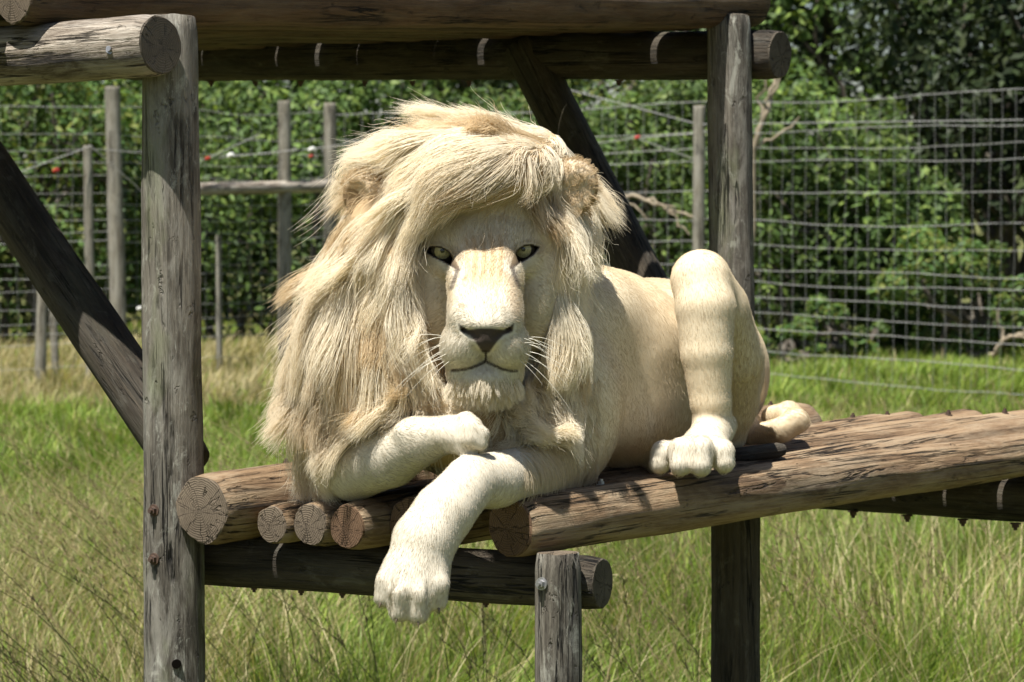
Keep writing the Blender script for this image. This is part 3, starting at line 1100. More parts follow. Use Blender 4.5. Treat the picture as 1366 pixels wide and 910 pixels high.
    def surface(self):
        """naive surface nets"""
        a = self.a
        s = a < 0
        c = np.zeros(np.array(a.shape) - 1, dtype=np.int8)
        for dx in (0, 1):
            for dy in (0, 1):
                for dz in (0, 1):
                    c += s[dx:a.shape[0] - 1 + dx, dy:a.shape[1] - 1 + dy, dz:a.shape[2] - 1 + dz]
        act = (c > 0) & (c < 8)
        ijk = np.argwhere(act)
        vid = np.full(act.shape, -1, dtype=np.int64)
        vid[act] = np.arange(len(ijk))
        acc = np.zeros((len(ijk), 3)); cnt = np.zeros(len(ijk))
        cor = [(x, y, z) for x in (0, 1) for y in (0, 1) for z in (0, 1)]
        for i0 in range(8):
            for i1 in range(i0 + 1, 8):
                p0, p1 = np.array(cor[i0]), np.array(cor[i1])
                if np.abs(p0 - p1).sum() != 1:
                    continue
                v0 = a[tuple((ijk + p0).T)]; v1 = a[tuple((ijk + p1).T)]
                m = (v0 < 0) != (v1 < 0)
                t = v0[m] / (v0[m] - v1[m])
                acc[m] += p0 + (p1 - p0) * t[:, None]
                cnt[m] += 1
        v = self.lo + self.h * (ijk + acc / cnt[:, None])
        fs = []
        for ax in range(3):
            o1, o2 = [k for k in range(3) if k != ax]
            sl0 = [slice(None)] * 3; sl1 = [slice(None)] * 3
            sl0[ax] = slice(0, -1); sl1[ax] = slice(1, None)
            cr = s[tuple(sl0)] != s[tuple(sl1)]
            e = np.argwhere(cr)
            e = e[(e[:, o1] > 0) & (e[:, o2] > 0) & (e[:, o1] < a.shape[o1] - 1) & (e[:, o2] < a.shape[o2] - 1)]
            ins = s[tuple(e.T)]
            q = []
            for (d1, d2) in ((-1, -1), (0, -1), (0, 0), (-1, 0)):
                f = e.copy(); f[:, o1] += d1; f[:, o2] += d2
                q.append(vid[tuple(f.T)])
            q = np.stack(q, -1)
            flip = ins if ax != 1 else ~ins
            q[~flip] = q[~flip][:, ::-1]
            fs.append(q)
        return v, np.concatenate(fs, 0)


def W(px, py, d):
    return np.array(P(px, py, d))


HD = 4.72          # depth of the eyes


def H(px, py, f):
    """a point of the head, f metres in front of the eyes"""
    return W(px, py, HD - f)


def poly_dist(pts, x, y):
    """signed distance to a polygon in the plane, negative inside"""
    pts = np.array(pts, dtype=np.float64)
    d = np.full(np.broadcast(x, y).shape, 1e9)
    sgn = np.zeros(d.shape, dtype=bool)
    n = len(pts)
    for i in range(n):
        a, b = pts[i], pts[(i + 1) % n]
        ex, ey = b - a
        wx, wy = x - a[0], y - a[1]
        t = np.clip((wx * ex + wy * ey) / (ex * ex + ey * ey + 1e-12), 0, 1)
        d = np.minimum(d, (wx - ex * t) ** 2 + (wy - ey * t) ** 2)
        c = ((a[1] <= y) & (b[1] > y)) | ((b[1] <= y) & (a[1] > y))
        with np.errstate(divide='ignore', invalid='ignore'):
            xi = a[0] + (y - a[1]) / (b[1] - a[1] + 1e-12) * ex
        sgn ^= c & (x < xi)
    d = np.sqrt(d)
    return np.where(sgn, -d, d)


def line_dist(pts, x, y):
    pts = np.array(pts, dtype=np.float64)
    d = np.full(np.shape(x), 1e9)
    for a, b in zip(pts[:-1], pts[1:]):
        ex, ey = b - a
        t = np.clip(((x - a[0]) * ex + (y - a[1]) * ey) / (ex * ex + ey * ey + 1e-12), 0, 1)
        d = np.minimum(d, np.hypot(x - a[0] - ex * t, y - a[1] - ey * t))
    return d


# ---- head
EYE_L = [(566, 333), (576, 330), (588, 330.5), (598, 336), (606, 348), (612, 360), (602, 353.5), (591, 347.5), (578, 341.5)]
EYE_R = [(718, 330), (709, 327.5), (699, 328.5), (690, 335), (685, 347), (682, 357), (691, 351), (701, 345.5), (711, 339)]
NOSE = [(611, 431), (625, 440), (640, 438), (656, 438), (672, 440), (686, 431), (684, 443), (672, 447), (663, 456), (653, 470), (648, 472), (643, 470), (634, 456), (626, 448), (615, 443)]
MOUTH = [(603, 494), (612, 494), (628, 491), (640, 486), (648, 482), (656, 486), (669, 492), (682, 495), (689, 495)]


def face_lines(f):
    return [(x, y) for x, y in f]


head = Field((-0.29, 4.50, 1.33), (0.155, 5.06, 1.80), 0.0027)
hd = head
hd.ell(H(645, 282, -0.17), (0.130, 0.150, 0.125), 0.03)
hd.ell(H(645, 300, -0.085), (0.108, 0.090, 0.092), 0.03)
for sx in (-1, 1):
    X = lambda dx: 647 + sx * dx
    hd.ell(H(X(66), 395, -0.085), (0.058, 0.078, 0.090), 0.035)          # cheek
    hd.ell(H(X(74), 350, -0.085), (0.045, 0.065, 0.050), 0.03)           # cheek bone
    hd.cone(H(X(24), 322, -0.006), H(X(72), 316, -0.038), 0.021, 0.020, 0.022)   # brow
    hd.cone(H(X(17), 318, -0.014), H(X(18), 372, 0.034), 0.032, 0.033, 0.018)     # bridge
    hd.cone(H(X(18), 372, 0.034), H(X(19), 425, 0.094), 0.032, 0.035, 0.018)
    hd.ell(H(X(27), 457, 0.068), (0.037, 0.055, 0.038), 0.014)           # whisker pad
    hd.ell(H(X(30), 470, 0.060), (0.031, 0.054, 0.028), 0.012)
    hd.ell(H(X(53), 340, -0.019), (0.0275, 0.027, 0.026), 0.014)          # lids over the eyeball
    hd.cone(H(X(38), 360, 0.004), H(X(66), 357, -0.024), 0.013, 0.012, 0.015)     # lower lid roll
hd.cone(H(645, 495, -0.09), H(646, 500, 0.048), 0.062, 0.034, 0.02)      # jaw
hd.ell(H(646, 504, 0.060), (0.042, 0.044, 0.027), 0.012)
for sx in (-1, 1):
    hd.ell(H(647 + sx * 27, 497, 0.034), (0.029, 0.050, 0.029), 0.016)                 # chin
# broad flat end of the nose and the leather below it
hd.ell(H(648, 432, 0.104), (0.042, 0.036, 0.020), 0.014)
hd.ell(H(648, 449, 0.116), (0.028, 0.018, 0.020), 0.008)
# carve: eye openings, nostrils, philtrum, mouth
for pl in (EYE_L, EYE_R):
    c = np.mean(pl, axis=0)
    p0 = H(c[0], c[1], 0.0)

    def fn(x, y, z, pl=pl):
        x, y, z = np.broadcast_arrays(x, y, z)
        px, py, d = PX(np.stack([x, y, z], -1))
        return np.maximum(poly_dist(pl, px, py) / 850.0, np.abs(d - HD) - 0.026)
    hd.put(fn, p0 - np.array([0.035, 0.05, 0.03]), p0 + np.array([0.035, 0.05, 0.03]), 0.0022, True)
for sx in (-1, 1):
    X = lambda dx: 648 + sx * dx
    hd.chain([H(X(12), 452, 0.137), H(X(21), 446, 0.132), H(X(32), 437, 0.118)], [0.0065, 0.0055, 0.003], 0.004, True)
hd.chain([H(648, 468, 0.137), H(648, 482, 0.122)], [0.0026, 0.003], 0.004, True)
for sx in (-1, 1):
    X = lambda dx: 648 + sx * dx
    hd.chain([H(648, 482, 0.120), H(X(9), 487, 0.117), H(X(22), 492, 0.110), H(X(36), 494.5, 0.098), H(X(43), 495, 0.084)], [0.0035, 0.0032, 0.003, 0.003, 0.002], 0.005, True)
# ears: cupped shells, the near one turned outwards
for (c, r, inn, rl) in ((H(486, 262, -0.07), (0.033, 0.024, 0.044), (-0.018, -0.028, -0.004), 0.25), (H(763, 250, -0.07), (0.041, 0.024, 0.047), (0.012, -0.034, -0.010), -0.25)):
    hd.ell(c, r, 0.012, roll=rl)
    hd.ell(c + np.array(inn), np.array(r) * 0.86, 0.006, True, roll=rl)

# ---- body
body = Field((-0.50, 4.36, 0.96), (0.66, 6.02, 1.66), 0.0048)
bd = body
# trunk
bd.ell(W(672, 520, 5.00), (0.185, 0.20, 0.175), 0.05)
bd.ell(W(790, 482, 5.22), (0.165, 0.24, 0.165), 0.06, yaw=-0.45)
bd.ell(W(868, 487, 5.47), (0.150, 0.24, 0.158), 0.06, yaw=-0.5)
bd.ell(W(940, 497, 5.66), (0.118, 0.15, 0.135), 0.05, yaw=-0.4)
bd.ell(W(815, 548, 5.22), (0.135, 0.20, 0.095), 0.05, yaw=-0.5)          # belly
bd.cone(W(650, 410, 4.95), W(640, 330, 4.87), 0.13, 0.12, 0.05)          # neck
bd.ell(W(770, 420, 5.10), (0.10, 0.12, 0.085), 0.05)                     # withers
# the far (viewer-left) shoulder and foreleg folded across
bd.ell(W(500, 520, 5.00), (0.115, 0.12, 0.15), 0.05)
bd.chain([W(485, 545, 4.97), W(470, 626, 4.84)], [0.08, 0.046], 0.03)
bd.chain([W(472, 627, 4.825), W(520, 611, 4.76), W(560, 589, 4.70), W(600, 577, 4.655)], [0.0460, 0.0450, 0.0365, 0.0275], 0.018)
bd.ell(W(550, 574, 4.69), (0.026, 0.020, 0.014), 0.02)
bd.ell(W(606, 581, 4.64), (0.030, 0.032, 0.0245), 0.014)
for (a, b, c, r) in (((600, 566, 4.64), (622, 561, 4.622), (634, 567, 4.618), 0.0125), ((604, 575, 4.625), (630, 572, 4.605), (643, 579, 4.603), 0.0130),
                     ((604, 586, 4.62), (629, 585, 4.602), (641, 592, 4.602), 0.0125), ((600, 595, 4.63), (618, 597, 4.615), (628, 602, 4.615), 0.0110)):
    bd.chain([W(*a), W(*b), W(*c)], [r * 0.9, r * 1.05, r * 0.9], 0.006)
# the other foreleg reaches over the log ends and hangs down
bd.ell(W(745, 560, 4.98), (0.095, 0.12, 0.12), 0.05)
bd.chain([W(745, 600, 4.90), W(700, 635, 4.76)], [0.062, 0.049], 0.03)
bd.chain([W(705, 633, 4.77), W(660, 640, 4.655), W(628, 643, 4.600), W(592, 684, 4.548), W(566, 722, 4.522), W(554, 770, 4.507)], [0.046, 0.042, 0.0400, 0.0455, 0.0475, 0.046], 0.007)
bd.ell(W(552, 768, 4.512), (0.048, 0.036, 0.034), 0.02)
for (a, b, c, r) in (((532, 748, 4.505), (517, 776, 4.489), (512, 797, 4.490), 0.0160), ((545, 752, 4.492), (535, 790, 4.470), (532, 815, 4.474), 0.0180),
                     ((561, 752, 4.490), (560, 792, 4.468), (558, 818, 4.472), 0.0185), ((576, 748, 4.498), (583, 780, 4.482), (583, 802, 4.486), 0.0165)):
    bd.chain([W(*a), W(*b), W(*c)], [r * 0.9, r * 1.05, r * 0.92], 0.011)
# hind leg: thigh, raised knee, tapering shank, flat foot
bd.ell(W(958, 490, 5.38), (0.082, 0.12, 0.110), 0.04)
bd.chain([W(935, 372, 5.09), W(955, 412, 5.14), W(976, 475, 5.21), W(970, 540, 5.30), W(968, 580, 5.33)], [0.048, 0.055, 0.055, 0.052, 0.036], 0.035)
bd.chain([W(935, 376, 5.07), W(941, 410, 5.055), W(943, 470, 5.05), W(948, 535, 5.055), W(952, 568, 5.065)], [0.045, 0.050, 0.0435, 0.034, 0.031], 0.022)
bd.chain([W(953, 572, 5.075), W(942, 592, 5.02)], [0.033, 0.036], 0.014)
bd.ell(W(972, 566, 5.09), (0.012, 0.02, 0.014), 0.015)                    # heel knob
bd.ell(W(936, 601, 4.985), (0.050, 0.052, 0.029), 0.016)
for (a, b, c, r) in (((908, 600, 4.975), (884, 603, 4.945), (880, 619, 4.94), 0.0180), ((916, 596, 4.95), (908, 601, 4.915), (907, 620, 4.905), 0.0200),
                     ((936, 595, 4.945), (935, 600, 4.905), (935, 620, 4.897), 0.0205), ((956, 596, 4.955), (964, 602, 4.925), (966, 617, 4.92), 0.0185)):
    bd.chain([W(*a), W(*b), W(*c)], [r * 0.9, r, r * 0.95], 0.009)
bd.ell(W(905, 560, 5.36), (0.03, 0.05, 0.07), 0.02)                      # the other hind leg, tucked under
bd.chain([W(900, 590, 5.4), W(880, 612, 5.2)], [0.04, 0.03], 0.02)
# clefts between the toes
for (a, b, r) in (((529, 756, 4.455), (522, 820, 4.469), 0.0045), ((549, 756, 4.441), (545, 840, 4.461), 0.0045), ((570, 756, 4.449), (573, 830, 4.466), 0.0045),
                  ((894, 592, 4.905), (892, 632, 4.905), 0.0052), ((920, 598, 4.885), (919, 634, 4.878), 0.0038), ((950, 597, 4.890), (952, 630, 4.892), 0.0038)):
    bd.cone(W(*a), W(*b), r, r * 0.9, 0.006, True)
# flank fold
bd.chain([W(893, 405, 5.33), W(897, 470, 5.26), W(890, 540, 5.24)], [0.02, 0.022, 0.012], 0.03)
# tail curls round on the deck
bd.chain([W(985, 560, 5.62), W(1012, 583, 5.58), W(1045, 572, 5.50), W(1062, 562, 5.50), W(1052, 551, 5.56), W(1030, 556, 5.62)], [0.034, 0.024, 0.022, 0.022, 0.021, 0.020], 0.012)

# ---- mane underbody (the dense undercoat that the long hair lies on)
mane = Field((-0.48, 4.46, 1.05), (0.36, 5.36, 1.84), 0.0080)
mn = mane
mn.ell(W(645, 252, 4.91), (0.140, 0.150, 0.090), 0.04)                   # crown
mn.ell(W(588, 232, 4.84), (0.100, 0.105, 0.055), 0.04, roll=-0.3)
mn.ell(W(695, 224, 4.87), (0.080, 0.11, 0.055), 0.04, roll=0.5)
mn.ell(W(662, 217, 4.745), (0.085, 0.075, 0.044), 0.05, roll=-0.1)
mn.ell(W(608, 226, 4.735), (0.068, 0.072, 0.046), 0.05, roll=0.3)
mn.ell(W(640, 238, 4.715), (0.066, 0.040, 0.020), 0.05, roll=0.12)                   # forelock
mn.ell(W(556, 276, 4.755), (0.042, 0.060, 0.050), 0.03, roll=0.6)
mn.ell(W(508, 330, 4.85), (0.066, 0.12, 0.105), 0.04)
mn.ell(W(474, 440, 4.87), (0.070, 0.13, 0.130), 0.04)
mn.ell(W(458, 560, 4.91), (0.064, 0.12, 0.100), 0.04)
mn.ell(W(545, 500, 4.84), (0.070, 0.11, 0.120), 0.04)
mn.ell(W(526, 415, 4.765), (0.022, 0.070, 0.110), 0.03)
mn.ell(W(640, 570, 4.85), (0.140, 0.11, 0.075), 0.04)
mn.ell(W(738, 300, 4.88), (0.050, 0.12, 0.070), 0.04)
mn.ell(W(764, 285, 4.93), (0.036, 0.09, 0.055), 0.03)
mn.ell(W(742, 430, 4.84), (0.032, 0.10, 0.120), 0.04)
mn.ell(W(735, 545, 4.92), (0.055, 0.10, 0.095), 0.04)
mn.ell(W(628, 420, 5.00), (0.165, 0.15, 0.200), 0.05)

# ---- skins
hv, hf = head.surface()
bv, bf = body.surface()
mv, mf = mane.surface()


def smoothstep(a, b, x):
    t = np.clip((x - a) / (b - a), 0, 1)
    return t * t * (3 - 2 * t)


CREAM = np.array((0.635, 0.545, 0.395))
WHITE = np.array((0.575, 0.525, 0.43))
TAN = np.array((0.47, 0.345, 0.205))
DARK = np.array((0.045, 0.035, 0.030))


def lerp3(c, d, f):
    return c * (1 - f[:, None]) + np.asarray(d) * f[:, None]


def n3(p, s, seed=0):
    """cheap smooth noise 0..1 for coat variation"""
    r = np.random.default_rng(seed)
    o = 0
    for k in range(5):
        d = r.normal(size=3); d /= np.linalg.norm(d)
        o = o + np.sin(p @ d * s * (0.7 + 0.3 * k) + r.uniform(0, 6)) * (1.0 / (1 + 0.4 * k))
    return 0.5 + o * 0.18


def head_col(p):
    px, py, d = PX(p)
    f = HD - d
    n = len(p)
    c = np.tile(CREAM * np.array((0.98, 1.0, 1.06)), (n, 1))
    c = lerp3(c, TAN * 1.1, 0.35 * smoothstep(300, 265, py))
    # pale muzzle and chin
    c = lerp3(c, WHITE, smoothstep(385, 425, py) * smoothstep(0.03, 0.08, f))
    c = lerp3(c, WHITE * 1.05, smoothstep(495, 505, py) * smoothstep(0.0, 0.05, f))
    # tan streaks down the bridge
    br = smoothstep(36, 22, np.abs(px - 648)) * smoothstep(300, 325, py) * smoothstep(395, 365, py)
    st = 0.5 + 0.5 * np.sin(px * 0.55 + 2.0 * np.sin(py * 0.05))
    c = lerp3(c, TAN * 1.05, br * (0.45 + 0.5 * st) * (f > -0.03))
    # dusky sides of the bridge and old scars
    c = lerp3(c, TAN * 0.8, 0.45 * smoothstep(10, 3, np.abs(px - 686 - (py - 400) * 0.12)) * smoothstep(365, 380, py) * smoothstep(440, 415, py))
    for (x, y, r, a) in ((616, 408, 5, 0.6), (620, 372, 3.5, 0.6), (684, 370, 3.5, 0.7), (676, 392, 4, 0.4)):
        c = lerp3(c, TAN * 0.6, a * smoothstep(r, r * 0.3, np.hypot(px - x, (py - y) * 0.8)))
    # eyes: dark rims, white below, tear marks
    fr = (f > -0.06)
    for pl, ic in ((EYE_L, ((611, 359), (607, 372), (603, 384))), (EYE_R, ((683, 356), (687, 370), (691, 382)))):
        dd = poly_dist(pl, px, py)
        cx, cy_ = np.mean(pl, axis=0)
        low = smoothstep(-2, 5, py - cy_)
        c = lerp3(c, WHITE * 1.02, 0.85 * smoothstep(15, 8, dd) * low * fr)
        c = lerp3(c, TAN * 0.62, 0.45 * smoothstep(11, 4, dd) * (1 - low) * fr)
        c = lerp3(c, DARK, smoothstep(3.2, 1.2, dd) * fr)
        c = lerp3(c, DARK * 2.2, 0.75 * smoothstep(4, 1.5, line_dist(ic, px, py)) * fr)
        c = lerp3(c, TAN * 0.6, 0.5 * smoothstep(13, 4, np.hypot(px - ic[0][0], (py - ic[0][1] + 14) * 0.7)) * fr)
    # nose leather, philtrum, lips
    nd = poly_dist(NOSE, px, py)
    c = lerp3(c, DARK * 1.35, smoothstep(1.5, -1.5, nd) * (f > 0.06))
    c = lerp3(c, DARK * 1.2, smoothstep(2.6, 1.0, line_dist([(648, 470), (648, 482)], px, py)) * (f > 0.06))
    c = lerp3(c, DARK * 1.6, smoothstep(3.2, 1.2, line_dist(MOUTH, px, py)) * (f > 0.03))
    # whisker dots in rows
    for sx in (-1, 1):
        for r_ in range(4):
            for k in range(5):
                x = 648 + sx * (26 + 7 * k); y = 452 + 9 * r_ - 1.2 * k
                c = lerp3(c, TAN * 0.7, 0.35 * smoothstep(1.8, 0.8, np.hypot(px - x, py - y)) * (f > 0.04))
    # ears: tan backs
    for (x, y) in ((487, 262), (763, 250)):
        c = lerp3(c, TAN * 0.8, smoothstep(52, 44, np.hypot(px - x, py - y)) * (d > 4.78))
    return c * (0.94 + 0.12 * n3(p, 60, 1))[:, None]


def body_col(p):
    px, py, d = PX(p)
    c = np.tile(CREAM, (len(p), 1))
    c = lerp3(c, TAN * 1.12, 0.30 * smoothstep(520, 600, py) * smoothstep(700, 760, px) * smoothstep(5.0, 5.1, d))  # shade and warm bounce low on the belly put into the coat colour
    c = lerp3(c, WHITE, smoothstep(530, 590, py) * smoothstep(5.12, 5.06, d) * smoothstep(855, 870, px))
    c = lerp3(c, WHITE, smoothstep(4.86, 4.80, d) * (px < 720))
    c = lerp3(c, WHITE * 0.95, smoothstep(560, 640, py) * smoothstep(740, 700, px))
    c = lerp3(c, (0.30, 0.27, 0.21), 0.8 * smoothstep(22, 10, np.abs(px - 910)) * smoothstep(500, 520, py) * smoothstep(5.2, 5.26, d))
    return c * (0.93 + 0.14 * n3(p, 28, 2))[:, None]


def mane_col(p):
    px, py, d = PX(p)
    return lerp3(np.tile(TAN * 0.95, (len(p), 1)), CREAM, smoothstep(740, 770, px) * smoothstep(320, 360, py))


def skin_mat(name, rough=0.75):
    m, nt, out = new_mat(name)
    b = NB(nt)
    at = b.n('ShaderNodeAttribute', attribute_name='Col').outputs['Color']
    tc = b.n('ShaderNodeTexCoord').outputs['Object']
    nz = b.noise(tc, 420.0, 3, 0.6)
    bs = b.n('ShaderNodeBsdfPrincipled')
    bs.inputs['Roughness'].default_value = rough
    bs.inputs['Specular IOR Level'].default_value = 0.12
    bs.inputs['Sheen Weight'].default_value = 0.0
    b.l(b.mix(0.06, at, b.ramp(nz, [(0.3, 0.25), (0.7, 1.0)]), 'MULTIPLY'), bs.inputs['Base Color'])
    bp = b.n('ShaderNodeBump'); bp.inputs['Strength'].default_value = 0.12; bp.inputs['Distance'].default_value = 0.002
    b.l(nz, bp.inputs['Height']); b.l(bp.outputs[0], bs.inputs['Normal'])
    b.l(bs.outputs[0], out.inputs[0])
    return m


M['skin'] = skin_mat('cream coat')
LB = Vector((float(W(790, 600, 5.2)[0]), 5.2, 1.19))
LION = empty('lion', LB)
WM[LION.name] = Matrix.Translation(LB)
tag(LION, 'white male lion with a long cream mane lying on the log deck, one paw hanging', 'lion')
lb = np.array(LB)
av = np.concatenate([hv, bv]); af = np.concatenate([hf, bf + len(hv)])
ac = np.concatenate([head_col(hv), body_col(bv)])
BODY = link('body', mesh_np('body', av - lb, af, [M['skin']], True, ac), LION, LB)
mane_o = link('mane', mesh_np('mane', mv - lb, mf, [M['skin']], True, mane_col(mv)), LION, LB)

# ---- eyes
M['eyeball'] = simple_mat('eye sclera', (0.07, 0.055, 0.04), 0.12, 0, 0.6, 0.3, 200)
M['iris'] = simple_mat('olive amber iris', (0.46, 0.40, 0.20), 0.16, 0, 0.4, 0.45, 500)
M['pupil'] = simple_mat('black pupil', (0.006, 0.006, 0.006), 0.08, 0, 0.6, 0.1, 50)


def cap_mesh(r, ang, n=20, rings=6):
    v = [(0, -r, 0)]; f = []
    for i in range(1, rings + 1):
        a = ang * i / rings
        for j in range(n):
            t = 2 * math.pi * j / n
            v.append((r * math.sin(a) * math.cos(t), -r * math.cos(a), r * math.sin(a) * math.sin(t)))
    for j in range(n):
        f.append((0, 1 + j, 1 + (j + 1) % n))
    for i in range(rings - 1):
        for j in range(n):
            a, b2 = 1 + i * n + j, 1 + i * n + (j + 1) % n
            f.append((a, a + n, b2 + n, b2))
    return v, f


def cap_obj(name, r, ang, mat, parent, loc, rings=6):
    v, f = cap_mesh(r, ang, 24, rings)
    me = bpy.data.meshes.new(name)
    me.from_pydata(v, [], f); me.update()
    me.polygons.foreach_set('use_smooth', [True] * len(me.polygons))
    me.materials.append(mat)
    return link(name, me, parent, loc)


for (px, py) in ((590.5, 335), (698, 333)):
    c = Vector(H(px, py, -0.0205))
    e = cap_obj('eye', 0.0205, math.pi * 0.98, M['eyeball'], LION, c, 14)
    c2 = Vector(H(px, py, -0.0202))
    cap_obj('iris', 0.0205, 0.66, M['iris'], e, c2)
    c3 = Vector(H(px, py - 0.5, -0.0199))
    cap_obj('pupil', 0.0205, 0.17, M['pupil'], e, c3)

# ---- hair
def hair_mat(name, rough=0.55, tint=(1, 0.95, 0.84), tr=0.38):
    m, nt, out = new_mat(name)
    b = NB(nt)
    at = b.n('ShaderNodeAttribute', attribute_name='tone').outputs['Color']
    df = b.n('ShaderNodeBsdfPrincipled')
    df.inputs['Roughness'].default_value = rough
    df.inputs['Specular IOR Level'].default_value = 0.25
    b.l(at, df.inputs['Base Color'])
    t = b.n('ShaderNodeBsdfTranslucent')
    b.l(b.mix(1.0, at, tint, 'MULTIPLY'), t.inputs[0])
    ms = b.n('ShaderNodeMixShader'); ms.inputs[0].default_value = tr
    b.l(df.outputs[0], ms.inputs[1]); b.l(t.outputs[0], ms.inputs[2])
    b.l(ms.outputs[0], out.inputs[0])
    return m


M['hair'] = hair_mat('mane hair')
M['fur'] = hair_mat('short coat hair', 0.6, (1, 0.95, 0.85), 0.35)


def curves_obj(name, pts, rad, tone, mat, parent, loc):
    """pts (n,k,3), rad (n,k), tone (n,k,3)"""
    n, k = pts.shape[:2]
    cv = bpy.data.hair_curves.new(name)
    cv.add_curves([k] * n)
    cv.attributes['position'].data.foreach_set('vector', np.ascontiguousarray(pts - np.array(loc), dtype=np.float32).ravel())
    ra = cv.attributes.get('radius') or cv.attributes.new('radius', 'FLOAT', 'POINT')
    ra.data.foreach_set('value', np.ascontiguousarray(rad, dtype=np.float32).ravel())
    ta = cv.attributes.new('tone', 'FLOAT_COLOR', 'POINT')
    t4 = np.ones((n, k, 4), dtype=np.float32); t4[..., :3] = tone
    ta.data.foreach_set('color', t4.ravel())
    cv.materials.append(mat)
    o = link(name, cv, parent, loc)
    o['kind'] = 'stuff'
    return o


def scatter(rng, v, f, n):
    """n points on a quad mesh with their face normals"""
    a, b, c, d = (v[f[:, i]] for i in range(4))
    nr = np.cross(c - a, d - b)
    ar = np.linalg.norm(nr, axis=1)
    i = rng.choice(len(f), n, p=ar / ar.sum())
    s, t = rng.random((n, 1)), rng.random((n, 1))
    p = (a[i] * (1 - s) + b[i] * s) * (1 - t) + (d[i] * (1 - s) + c[i] * s) * t
    return p, nr[i] / (ar[i][:, None] + 1e-12)


def flow(ctrl, px, py, sig):
    """blend of drawn flow strokes: (x, y, dx, dy[, length])"""
    C = np.array(ctrl, dtype=np.float64)
    w_ = np.exp(-((px[:, None] - C[None, :, 0]) ** 2 + (py[:, None] - C[None, :, 1]) ** 2) / (2 * sig * sig)) + 1e-9
    w_ /= w_.sum(1, keepdims=True)
    return w_ @ C[:, 2:]


BACK = np.array((0.0, CP, -SP_))
RIGHT = np.array((1.0, 0, 0))
UPV = np.array((0, SP_, CP))


def grow(field, p, ctrl, sig, steps, length, rise, follow=1.0, push=0.0, rng=None, back=0.0):
    """strands that start at p, follow the drawn flow and lie on the field's surface"""
    n = len(p)
    out = np.zeros((n, steps + 1, 3)); out[:, 0] = p
    q = p.copy()
    prev = None
    for i in range(steps):
        t = (i + 1) / steps
        px, py, d = PX(q)
        fl = flow(ctrl, px, py, sig)
        dv = fl[:, :1] * RIGHT - fl[:, 1:2] * UPV + back * BACK
        g = field.grad(q)
        dv = dv - g * np.sum(dv * g, axis=1, keepdims=True) * 0.85 + g * push
        dv /= np.linalg.norm(dv, axis=1, keepdims=True) + 1e-9
        if prev is not None:
            dv = 0.6 * dv + 0.4 * prev
            dv /= np.linalg.norm(dv, axis=1, keepdims=True) + 1e-9
        prev = dv
        q = q + dv * (length / steps)[:, None]
        s = field.sample(q)
        tgt = rise * t
        g = field.grad(q)
        lift = np.where(s < tgt, tgt - s, 0.35 * np.minimum(0, tgt - s) * follow)
        q = q + g * np.clip(lift, -0.02, 0.03)[:, None]
        out[:, i + 1] = q
    return out


def nearest(a, b):
    """index of the nearest of b for each a"""
    idx = np.zeros(len(a), dtype=int)
    for i in range(0, len(a), 4000):
        c = a[i:i + 4000]
        idx[i:i + 4000] = np.argmin((c ** 2).sum(1)[:, None] - 2 * c @ b.T + (b ** 2).sum(1)[None], axis=1)
    return idx


def clump(rng, pts, n_c, w_, shape=1.3):
    n = len(pts)
    ci = rng.choice(n, n_c, replace=False)
    near = nearest(pts[:, 0].astype(np.float32), pts[ci, 0].astype(np.float32))
    cc = pts[ci][near]
    t = np.linspace(0, 1, pts.shape[1])[None, :, None] ** shape
    return pts * (1 - w_ * t) + cc * (w_ * t), near


# mane flow read off the picture: x, y, dx, dy, length (m)
MF = [
    (700, 160, -0.9, -0.05, .13), (640, 155, -1.0, 0.0, .13), (590, 165, -1.0, 0.15, .13), (540, 190, -1.0, 0.35, .12), (500, 220, -0.95, 0.5, .12),
    (690, 205, -0.9, 0.15, .12), (640, 200, -1.0, 0.15, .12), (590, 215, -0.9, 0.45, .13), (550, 255, -0.7, 0.75, .13), (610, 250, -0.65, 0.75, .11),
    (655, 240, -0.6, 0.8, .10), (690, 245, -0.35, 0.9, .10), (720, 250, 0.1, 1.0, .07), (730, 185, -0.35, 0.7, .10), (765, 205, 0.35, 0.9, .10),
    (795, 250, 0.05, 1.0, .10), (805, 300, -0.45, 0.9, .09), (785, 335, -0.8, 0.6, .07), (750, 310, -0.1, 1.0, .13), (740, 370, -0.15, 1.0, .13),
    (745, 430, -0.25, 1.0, .11), (735, 490, -0.1, 1.0, .09), (740, 550, 0.0, 1.0, .07), (775, 450, -0.05, 1.0, .06), (770, 560, 0.1, 1.0, .05), (760, 620, 0.2, 1.0, .045),
    (540, 300, -0.45, 0.9, .12), (510, 340, -0.3, 1.0, .16), (535, 400, -0.1, 1.0, .16), (555, 470, 0.05, 1.0, .14), (560, 530, 0.1, 1.0, .09),
    (470, 260, -0.8, 0.7, .14), (440, 320, -0.65, 0.9, .16), (470, 380, -0.3, 1.0, .17), (420, 400, -0.55, 0.9, .16), (395, 470, -0.6, 0.85, .13),
    (450, 470, -0.2, 1.0, .17), (500, 470, -0.05, 1.0, .16), (400, 540, -0.5, 0.9, .12), (450, 560, -0.1, 1.0, .12), (395, 600, -0.35, 1.0, .075), (430, 620, -0.1, 1.0, .055), (490, 560, 0.1, 1.0, .09),
    (600, 560, 0.0, 1.0, .07), (650, 560, 0.0, 1.0, .07), (700, 560, 0.0, 1.0, .07), (650, 600, 0.0, 1.0, .05), (710, 620, 0.1, 1.0, .05),
]
MDIR = [m[:4] for m in MF]
MLEN = [(m[0], m[1], m[4]) for m in MF]
FACE = [(548, 325), (558, 290), (598, 258), (650, 248), (700, 256), (724, 295), (733, 340), (728, 400), (716, 460), (712, 490), (690, 520), (605, 520), (585, 490), (566, 460), (552, 400)]

